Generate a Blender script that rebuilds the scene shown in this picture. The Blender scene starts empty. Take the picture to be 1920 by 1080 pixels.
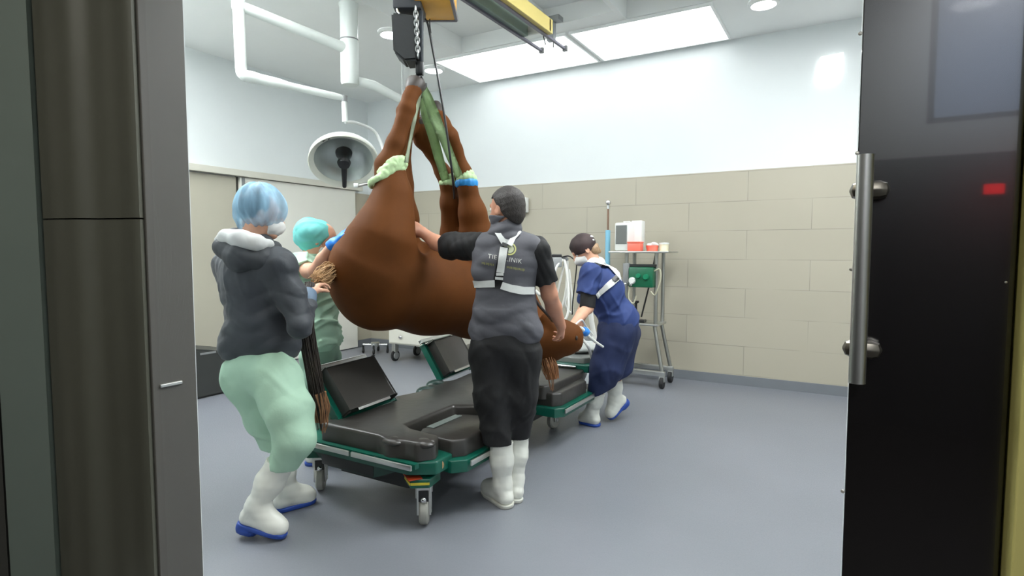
import bpy, bmesh, math, random
import numpy as np
from mathutils import Vector, Matrix
from mathutils.bvhtree import BVHTree
random.seed(7)
SC = bpy.context.scene
COL = SC.collection
PI = math.pi
# ------------------------------------------------------------------ camera
# world: X runs along the rear tiled wall, Y goes from the doorway into the room, Z up
FPX = 1079.0
PIT = math.radians(3.71)
YAW = math.radians(30.1)
HC = 1.43
RT = Vector((math.cos(YAW), math.sin(YAW), 0))
FW = Vector((-math.sin(YAW), math.cos(YAW), 0))
UP = Vector((0, 0, 1))
CAM = Vector((0, 0, HC))
cam_d = bpy.data.cameras.new('camera')
cam_d.sensor_width = 36
cam_d.lens = FPX / 1920 * 36
cam_d.clip_start = 0.05
cam = bpy.data.objects.new('camera', cam_d)
COL.objects.link(cam)
cam.location = CAM
cam.rotation_euler = (PI / 2 - PIT, 0, YAW)
SC.camera = cam

def ray(px, py):
    a = (px - 960) / FPX; b = -(py - 540) / FPX
    return RT * a + FW * (b * math.sin(PIT) + math.cos(PIT)) + UP * (b * math.cos(PIT) - math.sin(PIT))
def P(px, py, d):            # point of the room seen at that place, d metres ahead of the camera
    r = ray(px, py)
    return CAM + r * (d / r.dot(FW))
def G(px, py, z=0.0):        # point at height z
    r = ray(px, py)
    return CAM + r * ((z - HC) / r.z)
def V(*a): return Vector(a)

# ------------------------------------------------------------------ materials
def lin(c):
    return tuple(((x / 255) / 12.92 if x / 255 <= .04045 else ((x / 255 + .055) / 1.055) ** 2.4) for x in c)
MATS = {}
def mat(name, rgb, rough=.6, metal=0., var=.06, vscale=6., bump=0., bscale=60., coat=0., sheen=0., emit=0., alpha=1., ecol=None, spec=.5, stretch=None):
    if name in MATS: return MATS[name]
    m = bpy.data.materials.new(name); m.use_nodes = True
    nt = m.node_tree; b = nt.nodes['Principled BSDF']
    c = lin(rgb)
    tc = nt.nodes.new('ShaderNodeTexCoord')
    mp = nt.nodes.new('ShaderNodeMapping')
    nt.links.new(tc.outputs['Object'], mp.inputs['Vector'])
    if stretch: mp.inputs['Scale'].default_value = stretch
    if var > 0:
        n = nt.nodes.new('ShaderNodeTexNoise'); n.inputs['Scale'].default_value = vscale; n.inputs['Detail'].default_value = 4
        nt.links.new(mp.outputs[0], n.inputs['Vector'])
        r = nt.nodes.new('ShaderNodeValToRGB')
        r.color_ramp.elements[0].position = .3; r.color_ramp.elements[1].position = .7
        r.color_ramp.elements[0].color = tuple(x * (1 - var) for x in c) + (1,)
        r.color_ramp.elements[1].color = tuple(min(1, x * (1 + var)) for x in c) + (1,)
        nt.links.new(n.outputs['Fac'], r.inputs[0]); nt.links.new(r.outputs[0], b.inputs['Base Color'])
    else:
        b.inputs['Base Color'].default_value = c + (1,)
    b.inputs['Roughness'].default_value = rough
    b.inputs['Metallic'].default_value = metal
    b.inputs['Specular IOR Level'].default_value = spec
    b.inputs['Coat Weight'].default_value = coat
    b.inputs['Sheen Weight'].default_value = sheen
    b.inputs['Alpha'].default_value = alpha
    if emit:
        b.inputs['Emission Color'].default_value = lin(ecol or rgb) + (1,)
        b.inputs['Emission Strength'].default_value = emit
    if bump:
        n2 = nt.nodes.new('ShaderNodeTexNoise'); n2.inputs['Scale'].default_value = bscale; n2.inputs['Detail'].default_value = 3
        nt.links.new(mp.outputs[0], n2.inputs['Vector'])
        bp = nt.nodes.new('ShaderNodeBump'); bp.inputs['Strength'].default_value = bump; bp.inputs['Distance'].default_value = .01
        nt.links.new(n2.outputs['Fac'], bp.inputs['Height']); nt.links.new(bp.outputs[0], b.inputs['Normal'])
    MATS[name] = m
    return m

# ------------------------------------------------------------------ objects
def link(name, me, m=None, parent=None, smooth=False):
    o = bpy.data.objects.new(name, me); COL.objects.link(o)
    if m is not None:
        for x in (m if isinstance(m, (list, tuple)) else [m]): me.materials.append(x)
    if parent is not None: o.parent = parent
    if smooth:
        me.polygons.foreach_set('use_smooth', [True] * len(me.polygons))
    return o
def tag(o, label, cat, group=None, kind=None):
    o['label'] = label; o['category'] = cat
    if group: o['group'] = group
    if kind: o['kind'] = kind
    return o
def thing(name, label, cat, group=None):
    o = bpy.data.objects.new(name, None); COL.objects.link(o); o.empty_display_size = .1
    return tag(o, label, cat, group)
def structure(o): o['kind'] = 'structure'; return o

class MB:
    """collects shapes into one mesh"""
    def __init__(s): s.bm = bmesh.new()
    def box(s, a, b, bev=0.):
        a = Vector(a); b = Vector(b); c = (a + b) / 2; d = b - a
        r = bmesh.ops.create_cube(s.bm, size=1)
        for v in r['verts']:
            v.co = Vector((v.co.x * abs(d.x), v.co.y * abs(d.y), v.co.z * abs(d.z))) + c
        if bev > 0:
            es = list({e for v in r['verts'] for e in v.link_edges})
            bmesh.ops.bevel(s.bm, geom=es, offset=bev, segments=2, affect='EDGES', profile=.5)
        return s
    def obox(s, c, ax, ay, az, bev=0.):
        """oriented box: centre and three half-axis vectors"""
        r = bmesh.ops.create_cube(s.bm, size=2)
        for v in r['verts']:
            v.co = Vector(c) + Vector(ax) * v.co.x + Vector(ay) * v.co.y + Vector(az) * v.co.z
        if bev > 0:
            es = list({e for v in r['verts'] for e in v.link_edges})
            bmesh.ops.bevel(s.bm, geom=es, offset=bev, segments=2, affect='EDGES', profile=.5)
        return s
    def tube(s, pts, r, n=10, closed=False, cap=True):
        pts = [Vector(p) for p in pts]
        rs = r if isinstance(r, (list, tuple)) else [r] * len(pts)
        N = len(pts); rings = []; prev = None
        for i, p in enumerate(pts):
            if closed: tg = (pts[(i + 1) % N] - pts[i - 1])
            else: tg = pts[min(i + 1, N - 1)] - pts[max(i - 1, 0)]
            if tg.length < 1e-9: tg = Vector((0, 0, 1))
            tg.normalize()
            if prev is None:
                a = Vector((0, 0, 1)) if abs(tg.z) < .9 else Vector((1, 0, 0))
                nrm = (a - tg * a.dot(tg)).normalized()
            else:
                nrm = prev - tg * prev.dot(tg)
                nrm = nrm.normalized() if nrm.length > 1e-6 else Vector((1, 0, 0))
            prev = nrm; bn = tg.cross(nrm)
            rings.append([s.bm.verts.new(p + (nrm * math.cos(2 * PI * k / n) + bn * math.sin(2 * PI * k / n)) * rs[i]) for k in range(n)])
        M = N if closed else N - 1
        for i in range(M):
            A = rings[i]; B = rings[(i + 1) % N]
            for k in range(n): s.bm.faces.new((A[k], A[(k + 1) % n], B[(k + 1) % n], B[k]))
        if cap and not closed:
            s.bm.faces.new(rings[0][::-1]); s.bm.faces.new(rings[-1])
        return s
    def lathe(s, c, axis, prof, n=28, cap0=False, cap1=False):
        """prof: list of (r, h) along axis from c"""
        axis = Vector(axis).normalized(); a = Vector((0, 0, 1)) if abs(axis.z) < .9 else Vector((1, 0, 0))
        x = (a - axis * a.dot(axis)).normalized(); y = axis.cross(x); c = Vector(c); rings = []
        for (r, h) in prof:
            rings.append([s.bm.verts.new(c + axis * h + (x * math.cos(2 * PI * k / n) + y * math.sin(2 * PI * k / n)) * r) for k in range(n)])
        for A, B in zip(rings, rings[1:]):
            for k in range(n): s.bm.faces.new((A[k], A[(k + 1) % n], B[(k + 1) % n], B[k]))
        if cap0: s.bm.faces.new(rings[0][::-1])
        if cap1: s.bm.faces.new(rings[-1])
        return s
    def cyl(s, a, b, r, n=20):
        a = Vector(a); b = Vector(b)
        return s.lathe(a, b - a, [(r, 0), (r, (b - a).length)], n, True, True)
    def prism(s, poly, z0, z1, bev=0.):
        """plan polygon (x, y) extruded from z0 to z1"""
        lo = [s.bm.verts.new((x, y, z0)) for x, y in poly]; hi = [s.bm.verts.new((x, y, z1)) for x, y in poly]
        n = len(poly); fs = [s.bm.faces.new(hi), s.bm.faces.new(lo[::-1])]
        for i in range(n): fs.append(s.bm.faces.new((lo[i], lo[(i + 1) % n], hi[(i + 1) % n], hi[i])))
        bmesh.ops.recalc_face_normals(s.bm, faces=fs)
        if bev > 0:
            es = list({e for f in fs[:1] for e in f.edges} | {e for v in hi for e in v.link_edges})
            bmesh.ops.bevel(s.bm, geom=es, offset=bev, segments=3, affect='EDGES', profile=.5)
        return s
    def ball(s, c, r, sc=(1, 1, 1), n=16):
        q = bmesh.ops.create_uvsphere(s.bm, u_segments=n, v_segments=max(8, n // 2), radius=r)
        for v in q['verts']: v.co = Vector((v.co.x * sc[0], v.co.y * sc[1], v.co.z * sc[2])) + Vector(c)
        return s
    def build(s, name, m, parent=None, smooth=False, rot=None):
        me = bpy.data.meshes.new(name)
        bmesh.ops.recalc_face_normals(s.bm, faces=s.bm.faces[:])
        s.bm.to_mesh(me); s.bm.free()
        o = link(name, me, m, parent)
        if smooth:
            me.polygons.foreach_set('use_smooth', [True] * len(me.polygons))
            me.set_sharp_from_angle(angle=math.radians(38))
        return o

def curve_pts(pts, n=8):
    """Catmull-Rom through the points"""
    pts = [Vector(p) for p in pts]; out = []
    for i in range(len(pts) - 1):
        p0 = pts[max(i - 1, 0)]; p1 = pts[i]; p2 = pts[i + 1]; p3 = pts[min(i + 2, len(pts) - 1)]
        for k in range(n):
            t = k / n
            out.append(.5 * ((2 * p1) + (p2 - p0) * t + (2 * p0 - 5 * p1 + 4 * p2 - p3) * t * t + (3 * p1 - p0 - 3 * p2 + p3) * t ** 3))
    out.append(pts[-1]); return out

# ------------------------------------------------------------------ smooth solids (blended volumes turned into one continuous surface)
class Solid:
    def __init__(s, h=.008): s.h = h; s.pr = []; s.planes = []; s.post = []
    def add(s, fn, lo, hi, k=.02, sub=False):
        s.pr.append((fn, Vector(lo), Vector(hi), k, sub)); return s
    def cone(s, a, b, ra, rb, k=.02, cut=None, flat=None, sub=False):
        """rounded cone; cut=(point, normal) trims what lies beyond; flat=(axis, factor)"""
        a = Vector(a); b = Vector(b); R = max(ra, rb) * (max(1, flat[1]) if flat else 1)
        lo = [min(a[i], b[i]) - R for i in range(3)]; hi = [max(a[i], b[i]) + R for i in range(3)]
        ab = b - a; L2 = max(ab.length_squared, 1e-12)
        def fn(X, Y, Z):
            x = X - a.x; y = Y - a.y; z = Z - a.z
            t = np.clip((x * ab.x + y * ab.y + z * ab.z) / L2, 0, 1)
            x = x - t * ab.x; y = y - t * ab.y; z = z - t * ab.z
            if flat:
                n = Vector(flat[0]).normalized(); q = (x * n.x + y * n.y + z * n.z); f = 1 / flat[1] - 1
                x = x + q * f * n.x; y = y + q * f * n.y; z = z + q * f * n.z
            d = np.sqrt(x * x + y * y + z * z) - (ra + (rb - ra) * t)
            if cut:
                c, nn = Vector(cut[0]), Vector(cut[1]).normalized()
                d = np.maximum(d, (X - c.x) * nn.x + (Y - c.y) * nn.y + (Z - c.z) * nn.z)
            return d
        return s.add(fn, lo, hi, k, sub)
    def chain(s, pts, k=.02, flat=None):
        for (a, ra), (b, rb) in zip(pts, pts[1:]): s.cone(a, b, ra, rb, k, None, flat)
        return s
    def ell(s, c, ax, r, k=.02, sub=False, cut=None):
        """ellipsoid: centre, three unit axes, three radii"""
        c = Vector(c); ax = [Vector(v).normalized() for v in ax]; R = max(r)
        def fn(X, Y, Z):
            x = X - c.x; y = Y - c.y; z = Z - c.z
            q = [(x * v.x + y * v.y + z * v.z) for v in ax]
            k0 = np.sqrt(sum((q[i] / r[i]) ** 2 for i in range(3)))
            k1 = np.sqrt(sum((q[i] / r[i] ** 2) ** 2 for i in range(3))) + 1e-9
            d = k0 * (k0 - 1) / k1
            if cut is not None: d = np.maximum(d, cut(X, Y, Z))
            return d
        return s.add(fn, c - Vector((R,) * 3), c + Vector((R,) * 3), k, sub)
    def plane(s, p, n): s.planes.append((Vector(p), Vector(n).normalized())); return s
    def warp(s, fn): s.post.append(fn); return s
    def mesh(s):
        h = s.h
        lo = np.array([min(p[1][i] for p in s.pr) for i in range(3)]) - 4 * h
        hi = np.array([max(p[2][i] for p in s.pr) for i in range(3)]) + 4 * h
        n = np.ceil((hi - lo) / h).astype(int) + 1
        ax = [lo[i] + np.arange(n[i]) * h for i in range(3)]
        val = np.full(n, 1.0, dtype=np.float32)
        for fn, a, b, k, sub in s.pr:
            m = k + 3 * h
            i0 = [max(0, int((a[i] - m - lo[i]) / h)) for i in range(3)]
            i1 = [min(n[i], int((b[i] + m - lo[i]) / h) + 2) for i in range(3)]
            sl = tuple(slice(i0[i], i1[i]) for i in range(3))
            X = ax[0][sl[0]][:, None, None]; Y = ax[1][sl[1]][None, :, None]; Z = ax[2][sl[2]][None, None, :]
            d = fn(X, Y, Z).astype(np.float32); o = val[sl]
            if sub:
                d = -d; hh = np.maximum(k - np.abs(o - d), 0); val[sl] = np.maximum(o, d) + hh * hh / (4 * max(k, 1e-6))
            else:
                hh = np.maximum(k - np.abs(o - d), 0); val[sl] = np.minimum(o, d) - hh * hh / (4 * max(k, 1e-6))
        X = ax[0][:, None, None]; Y = ax[1][None, :, None]; Z = ax[2][None, None, :]
        for f in s.post: val = val + f(X, Y, Z).astype(np.float32)
        for p, nn in s.planes:
            val = np.maximum(val, ((X - p.x) * nn.x + (Y - p.y) * nn.y + (Z - p.z) * nn.z).astype(np.float32))
        ins = val < 0
        c8 = [(i, j, k) for i in (0, 1) for j in (0, 1) for k in (0, 1)]
        def cs(A, c): return A[c[0]:A.shape[0] - 1 + c[0], c[1]:A.shape[1] - 1 + c[1], c[2]:A.shape[2] - 1 + c[2]]
        cnt = np.zeros(tuple(n - 1), dtype=np.uint8)
        for c in c8: cnt += cs(ins, c)
        mix = (cnt > 0) & (cnt < 8)
        idx = np.full(mix.shape, -1, dtype=np.int32); ii = np.argwhere(mix); idx[mix] = np.arange(len(ii))
        cv = {c: cs(val, c)[mix] for c in c8}
        acc = np.zeros((len(ii), 3)); num = np.zeros(len(ii))
        for c in c8:
            for a in range(3):
                if c[a] == 0:
                    e = list(c); e[a] = 1; e = tuple(e); va, vb = cv[c], cv[e]; x = (va < 0) != (vb < 0)
                    t = np.where(x, va / np.where(x, va - vb, 1), 0)
                    p = np.array(c, float)[None, :].repeat(len(ii), 0); p[:, a] = t
                    acc += p * x[:, None]; num += x
        vs = lo + (ii + acc / num[:, None]) * h
        fs = []
        for a in range(3):
            b, c = (a + 1) % 3, (a + 2) % 3
            A = ins; s0 = [slice(None)] * 3; s1 = [slice(None)] * 3
            s0[a] = slice(0, -1); s1[a] = slice(1, None)
            for q in (b, c):
                s0[q] = slice(1, -1); s1[q] = slice(1, -1)
            x0 = A[tuple(s0)]; x1 = A[tuple(s1)]
            for fl in (0, 1):
                w = np.argwhere((x0 & ~x1) if fl == 0 else (~x0 & x1))
                if not len(w): continue
                g = w.copy(); g[:, b] += 1; g[:, c] += 1
                def ci(db, dc):
                    q = g.copy(); q[:, b] += db; q[:, c] += dc
                    return idx[q[:, 0], q[:, 1], q[:, 2]]
                quad = np.stack([ci(-1, -1), ci(0, -1), ci(0, 0), ci(-1, 0)], 1)
                fs.append(quad if fl == 0 else quad[:, ::-1])
        fs = np.concatenate(fs)
        s.vs, s.fs = vs, fs
        return vs, fs
    def build(s, name, m, parent=None):
        vs, fs = s.mesh()
        me = bpy.data.meshes.new(name)
        me.vertices.add(len(vs)); me.vertices.foreach_set('co', vs.astype(np.float32).ravel())
        me.loops.add(len(fs) * 4); me.loops.foreach_set('vertex_index', fs.astype(np.int32).ravel())
        me.polygons.add(len(fs)); me.polygons.foreach_set('loop_start', np.arange(len(fs), dtype=np.int32) * 4)
        me.update(calc_edges=True); me.validate()
        me.polygons.foreach_set('use_smooth', [True] * len(me.polygons))
        me.set_sharp_from_angle(angle=math.radians(55))
        return link(name, me, m, parent)
    def bvh(s):
        return BVHTree.FromPolygons([tuple(v) for v in s.vs], [tuple(f) for f in s.fs])

def folds(amp, scale, seed, stretch=(1, 1, 1), n=7):
    """cloth creases: a sum of bent waves"""
    rg = np.random.RandomState(seed)
    K = rg.normal(size=(n, 3)); K /= np.linalg.norm(K, axis=1)[:, None]; K = K * np.array(stretch) * scale * rg.uniform(.6, 1.5, n)[:, None]
    ph = rg.uniform(0, 6.28, n)
    def f(X, Y, Z):
        wx = X + .02 * np.sin(Z * 17 + 1.3 * seed) + .015 * np.sin(Y * 23); wy = Y + .02 * np.sin(X * 19 + Z * 11); wz = Z + .02 * np.sin(X * 13 + Y * 9)
        o = 0
        for i in range(n):
            q = np.sin(K[i, 0] * wx + K[i, 1] * wy + K[i, 2] * wz + ph[i])
            o = o + (1 - 2 * np.abs(q)) if i % 2 else o + q
        return amp * o / n ** .5
    return f

def creases(amp, scale, seed, stretch=(1, 1, 1), n=4, gate=4.):
    """sparse sharp ridges of pulled cloth"""
    rg = np.random.RandomState(seed)
    K = rg.normal(size=(n, 3)) * np.array(stretch); K /= np.linalg.norm(K, axis=1)[:, None]; K *= scale * rg.uniform(.8, 1.3, n)[:, None]
    G = rg.normal(size=(n, 3)) * gate; ph = rg.uniform(0, 6.28, (n, 2))
    def f(X, Y, Z):
        wx = X + .03 * np.sin(Z * 15 + seed) + .02 * np.sin(Y * 21); wy = Y + .03 * np.sin(X * 17 + Z * 9); wz = Z + .035 * np.sin(X * 14 + Y * 12 + seed)
        o = 0
        for i in range(n):
            r = np.maximum(0, 1 - 1.9 * np.abs(np.sin(K[i, 0] * wx + K[i, 1] * wy + K[i, 2] * wz + ph[i, 0])))
            g = np.clip(.2 + np.sin(G[i, 0] * X + G[i, 1] * Y + G[i, 2] * Z + ph[i, 1]), 0, 1)
            o = o - r * g
        return amp * (o + .3)
    return f

def project(pts2, bvh, off=.004, far=12):
    """lay picture-plane outlines on a real surface along the view lines"""
    out = []
    for px, py in pts2:
        d = ray(px, py).normalized()
        hit, nrm, i, dist = bvh.ray_cast(CAM, d, far)
        if hit is None: out.append(None); continue
        if nrm.dot(d) > 0: nrm = -nrm
        out.append((hit, nrm))
    last = next((o for o in out if o), None)
    if last is None: print('MISS', pts2[:2]); last = (CAM + FW * 4, -FW)
    res = []
    for o in out:
        if o is None: o = last
        last = o; res.append(o[0] + o[1] * off)
    return res, out

def ribbon(name, path, w, bvh, m, parent, off=.006, th=.004, n=10):
    """a strap lying on a surface: path of picture points, width in the same units"""
    pp = []
    for (a, b) in zip(path, path[1:]):
        for k in range(n): pp.append((a[0] + (b[0] - a[0]) * k / n, a[1] + (b[1] - a[1]) * k / n))
    pp.append(path[-1]); L = []; R = []
    for i, p in enumerate(pp):
        q0 = pp[max(i - 1, 0)]; q1 = pp[min(i + 1, len(pp) - 1)]
        dx, dy = q1[0] - q0[0], q1[1] - q0[1]; l = math.hypot(dx, dy) or 1
        nx, ny = -dy / l * w / 2, dx / l * w / 2
        L.append((p[0] + nx, p[1] + ny)); R.append((p[0] - nx, p[1] - ny))
    def sm(A):
        for _ in range(2): A = [A[0]] + [(A[i - 1] + A[i] * 2 + A[i + 1]) / 4 for i in range(1, len(A) - 1)] + [A[-1]]
        return A
    a, _ = project(L, bvh, off); b, _ = project(R, bvh, off); a = sm(a); b = sm(b)
    vs = []; fs = []
    for x, y in zip(a, b):
        nn = (CAM - x).normalized() * th
        vs += [x, y, x + nn, y + nn]
    for i in range(len(a) - 1):
        p = 4 * i; q = p + 4
        fs += [(p + 2, p + 3, q + 3, q + 2), (p, q, q + 1, p + 1), (p, p + 2, q + 2, q), (p + 1, q + 1, q + 3, p + 3)]
    fs += [(0, 1, 3, 2), (len(vs) - 4, len(vs) - 2, len(vs) - 1, len(vs) - 3)]
    me = bpy.data.meshes.new(name); me.from_pydata([tuple(v) for v in vs], [], fs); me.update()
    return link(name, me, m, parent)

def text_mesh(body, x, y, size, ang=0, shear=0., spread=1.):
    """triangulated lettering in picture units; returns 2-D points and faces"""
    cu = bpy.data.curves.new('lettering', 'FONT'); cu.body = body; cu.size = size; cu.align_x = 'CENTER'; cu.space_character = spread; cu.resolution_u = 2
    o = bpy.data.objects.new('lettering', cu); COL.objects.link(o)
    bpy.context.view_layer.update()
    me = bpy.data.meshes.new_from_object(o.evaluated_get(bpy.context.evaluated_depsgraph_get()))
    vs = [(v.co.x, v.co.y) for v in me.vertices]; fs = [tuple(p.vertices) for p in me.polygons]
    bpy.data.objects.remove(o); bpy.data.curves.remove(cu); bpy.data.meshes.remove(me)
    c, s = math.cos(ang), math.sin(ang)
    return [(x + vx * c + vy * s, y + vx * s - vy * c) for vx, vy in vs], fs
# ------------------------------------------------------------------ room
XL, XR, YF, YB, ZC = -6.25, 2.2, 1.24, 6.48, 3.63
M_white = mat('white_paint', (217, 222, 222), .55, var=.015, vscale=2, bump=.03, bscale=40)
M_ceil = mat('ceiling_paint', (236, 238, 236), .7, var=.01, vscale=2)
M_beige = mat('beige_cladding', (173, 167, 150), .5, var=.02, vscale=2)
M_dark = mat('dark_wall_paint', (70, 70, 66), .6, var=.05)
M_steel = mat('brushed_steel', (205, 206, 202), .36, 1., var=.04, vscale=12)
M_chrome = mat('chrome', (215, 215, 215), .12, 1., var=0)
M_black = mat('black_plastic', (22, 23, 24), .35, var=.05)
M_rubber = mat('black_rubber', (28, 28, 29), .6, var=.08)
M_wplastic = mat('white_plastic', (224, 226, 222), .35, var=.01)
M_gplastic = mat('grey_plastic', (130, 132, 132), .45, var=.03)

def floor_material():
    m = mat('grey_blue_vinyl', (117, 120, 127), .36, var=.05, vscale=1.2, bump=.04, bscale=25)
    nt = m.node_tree; b = nt.nodes['Principled BSDF']
    # fine flecks of the vinyl
    tc = nt.nodes['Texture Coordinate']; n = nt.nodes.new('ShaderNodeTexNoise'); n.inputs['Scale'].default_value = 140
    nt.links.new(tc.outputs['Object'], n.inputs['Vector'])
    mr = nt.nodes.new('ShaderNodeMapRange'); mr.inputs[1].default_value = .3; mr.inputs[2].default_value = .7; mr.inputs[3].default_value = .3; mr.inputs[4].default_value = .48
    nt.links.new(n.outputs['Fac'], mr.inputs[0]); nt.links.new(mr.outputs[0], b.inputs['Roughness'])
    return m
M_floor = floor_material()

def block_material():
    m = bpy.data.materials.new('beige_blocks'); m.use_nodes = True; nt = m.node_tree; b = nt.nodes['Principled BSDF']
    tc = nt.nodes.new('ShaderNodeTexCoord'); sp = nt.nodes.new('ShaderNodeSeparateXYZ'); cb = nt.nodes.new('ShaderNodeCombineXYZ')
    nt.links.new(tc.outputs['Object'], sp.inputs[0]); nt.links.new(sp.outputs['X'], cb.inputs['X']); nt.links.new(sp.outputs['Z'], cb.inputs['Y'])
    mp = nt.nodes.new('ShaderNodeMapping'); mp.inputs['Location'].default_value = (.307, -.108, 0)
    nt.links.new(cb.outputs[0], mp.inputs['Vector'])
    br = nt.nodes.new('ShaderNodeTexBrick'); br.inputs['Scale'].default_value = 1.; br.inputs['Brick Width'].default_value = 1.2; br.inputs['Row Height'].default_value = .307
    br.inputs['Mortar Size'].default_value = .004; br.inputs['Mortar Smooth'].default_value = .5; br.offset = .5
    c = lin((173, 167, 150))
    br.inputs['Color1'].default_value = c + (1,); br.inputs['Color2'].default_value = tuple(x * .95 for x in c) + (1,); br.inputs['Mortar'].default_value = lin((140, 136, 122)) + (1,)
    nt.links.new(mp.outputs[0], br.inputs['Vector'])
    # joints show only here and there
    n = nt.nodes.new('ShaderNodeTexNoise'); n.inputs['Scale'].default_value = 2.2; nt.links.new(tc.outputs['Object'], n.inputs['Vector'])
    mr = nt.nodes.new('ShaderNodeMapRange'); mr.inputs[1].default_value = .34; mr.inputs[2].default_value = .6
    nt.links.new(n.outputs['Fac'], mr.inputs[0])
    mx = nt.nodes.new('ShaderNodeMix'); mx.data_type = 'RGBA'; mx.inputs[6].default_value = tuple(x * .98 for x in c) + (1,)
    nt.links.new(mr.outputs[0], mx.inputs[0]); nt.links.new(br.outputs['Color'], mx.inputs[7]); nt.links.new(mx.outputs[2], b.inputs['Base Color'])
    bp = nt.nodes.new('ShaderNodeBump'); bp.inputs['Strength'].default_value = .15; bp.inputs['Distance'].default_value = .004; bp.invert = True
    nt.links.new(br.outputs['Fac'], bp.inputs['Height']); nt.links.new(bp.outputs[0], b.inputs['Normal'])
    b.inputs['Roughness'].default_value = .42
    return m
M_block = block_material()

structure(MB().box((XL - .15, -3.2, -.1), (XR + .15, YB + .15, 0)).build('floor', M_floor))
structure(MB().box((XL, -2.99, .0002), (XR, 1.0, .004)).build('floor_added_sheet', mat('dark_reflection_sheet', (34, 31, 30), .6, var=.1)))  # unseen dark sheet added to keep the glossy door's reflection dark
structure(MB().box((XL - .15, YB, 0), (XR + .15, YB + .15, 3.9)).build('wall_back', M_white))
structure(MB().box((XL - .15, -3.2, 0), (XL, YB, 3.9)).build('wall_left', M_white))
structure(MB().box((XR, -3.2, 0), (XR + .15, YB, 3.9)).build('wall_right', M_white))
# tiled dado on the rear wall and on the left wall
structure(MB().box((XL, YB - .012, 0), (XR, YB - .0005, 2.27)).build('trim_1', M_block))
structure(MB().box((XL + .0005, YF + .19, 0), (XL + .012, YB - .012, 2.27)).build('trim_2', M_beige))
M_base = mat('grey_skirting', (112, 116, 121), .45, var=.03)
structure(MB().box((XL + .012, YB - .03, .0), (XR, YB - .0125, .1)).build('baseboard_back', M_base))
structure(MB().box((XL + .0125, YF + .19, 0), (XL + .03, YB - .03, .1)).build('baseboard_left', M_base))
# ceiling with raised coffers
holes = [(-3.78, -3.0, 3.0, 5.41), (-2.66, -1.93, 3.0, 5.2), (-1.88, -1.07, 3.0, 5.41)]
xs = sorted({XL, XR} | {h[0] for h in holes} | {h[1] for h in holes}); ys = sorted({-3.2, YB} | {h[2] for h in holes} | {h[3] for h in holes})
cb = MB()
for a, b in zip(xs, xs[1:]):
    for c, d in zip(ys, ys[1:]):
        cx, cy = (a + b) / 2, (c + d) / 2
        if not any(h[0] < cx < h[1] and h[2] < cy < h[3] for h in holes): cb.box((a, c, ZC), (b, d, ZC + .17))
cb.box((XL, -3.2, ZC + .171), (XR, YB, ZC + .27))
structure(cb.build('ceiling', M_ceil))
# front wall with the doorway
fw = MB()
fw.box((XL, YF + .03, 0), (-2.374, YF + .18, ZC)); fw.box((.0124, YF + .06, 0), (XR, YF + .18, ZC)); fw.box((-2.374, YF + .03, 2.65), (.0124, YF + .18, ZC))
structure(fw.build('wall_front', M_white))
# corridor side of the front wall, dark
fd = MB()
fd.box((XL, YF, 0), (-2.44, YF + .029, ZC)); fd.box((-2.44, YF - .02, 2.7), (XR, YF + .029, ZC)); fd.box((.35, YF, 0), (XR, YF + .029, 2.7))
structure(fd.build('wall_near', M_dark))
# doorway: flat grey frame, ribbed leaf, pale post
M_jamb = mat('dark_grey_frame', (92, 90, 85), .55, var=.02)
M_rib = mat('olive_grey_door', (88, 88, 77), .5, var=.08, vscale=3, stretch=(1, 1, .15))
M_post = mat('green_grey_post', (112, 122, 114), .5, var=.02)
j = structure(MB().box((-2.43, YF, 0), (-2.374, YF + .18, 2.69), .003).build('trim_3', M_jamb))
rh = ray(320, 720); h = CAM + rh * (-2.374 / rh.x)
MB().obox((-2.371, h.y, h.z), (.006, 0, 0), (0, .045, 0), (0, 0, .007), .003).build('door_handle', M_steel, j)
# angled ribbed leaf, then the pale post, then the dark corridor wall
PA, PB, PC, PD = V(-2.385, 1.238, 0), V(-2.78, 1.06, 0), V(-2.925, .965, 0), V(-3.9, .55, 0)
rb = bmesh.new()
def ribbed(z0, z1):
    n = 140; e = PB - PA; nn = V(e.y, -e.x, 0).normalized(); nn = nn if nn.dot(PA) < 0 else -nn; rows = []
    for z in (z0, z1):
        r = []
        for i in range(n + 1):
            w = math.sin(i / n * 2 * PI * 1.55 + 1.1) + .35 * math.sin(i / n * 2 * PI * 3.6 + .5)
            p = PA.lerp(PB, i / n) + V(0, 0, z); r.append((rb.verts.new(p + nn * (.012 + .009 * w)), rb.verts.new(p - nn * .03)))
        rows.append(r)
    for i in range(n):
        a, b = rows[0][i], rows[0][i + 1]; c, d = rows[1][i], rows[1][i + 1]
        rb.faces.new((a[0], b[0], d[0], c[0])); rb.faces.new((c[0], d[0], d[1], c[1])); rb.faces.new((a[1], c[1], d[1], b[1])); rb.faces.new((a[0], a[1], b[1], b[0]))
    for k in (0, n):
        rb.faces.new((rows[0][k][0], rows[1][k][0], rows[1][k][1], rows[0][k][1]))
ribbed(.01, 1.552); ribbed(1.558, 2.69)
bmesh.ops.recalc_face_normals(rb, faces=rb.faces[:])
me = bpy.data.meshes.new('door_1'); rb.to_mesh(me); rb.free(); me.polygons.foreach_set('use_smooth', [True] * len(me.polygons)); me.set_sharp_from_angle(angle=.7)
structure(link('door_1', me, M_rib))
def upright(a, b, th, z0, z1, name, m):
    e = (b - a) / 2; nn = V(e.y, -e.x, 0).normalized() * th
    return structure(MB().obox((a + b) / 2 + V(0, 0, (z0 + z1) / 2), e, nn, V(0, 0, (z1 - z0) / 2), .004).build(name, m))
upright(PB + (PC - PB) * .02, PC, .03, .002, 2.69, 'trim_4', M_post)
upright(PC + (PD - PC) * .012, PD, .03, .002, 2.69, 'wall_side', M_dark)
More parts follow.
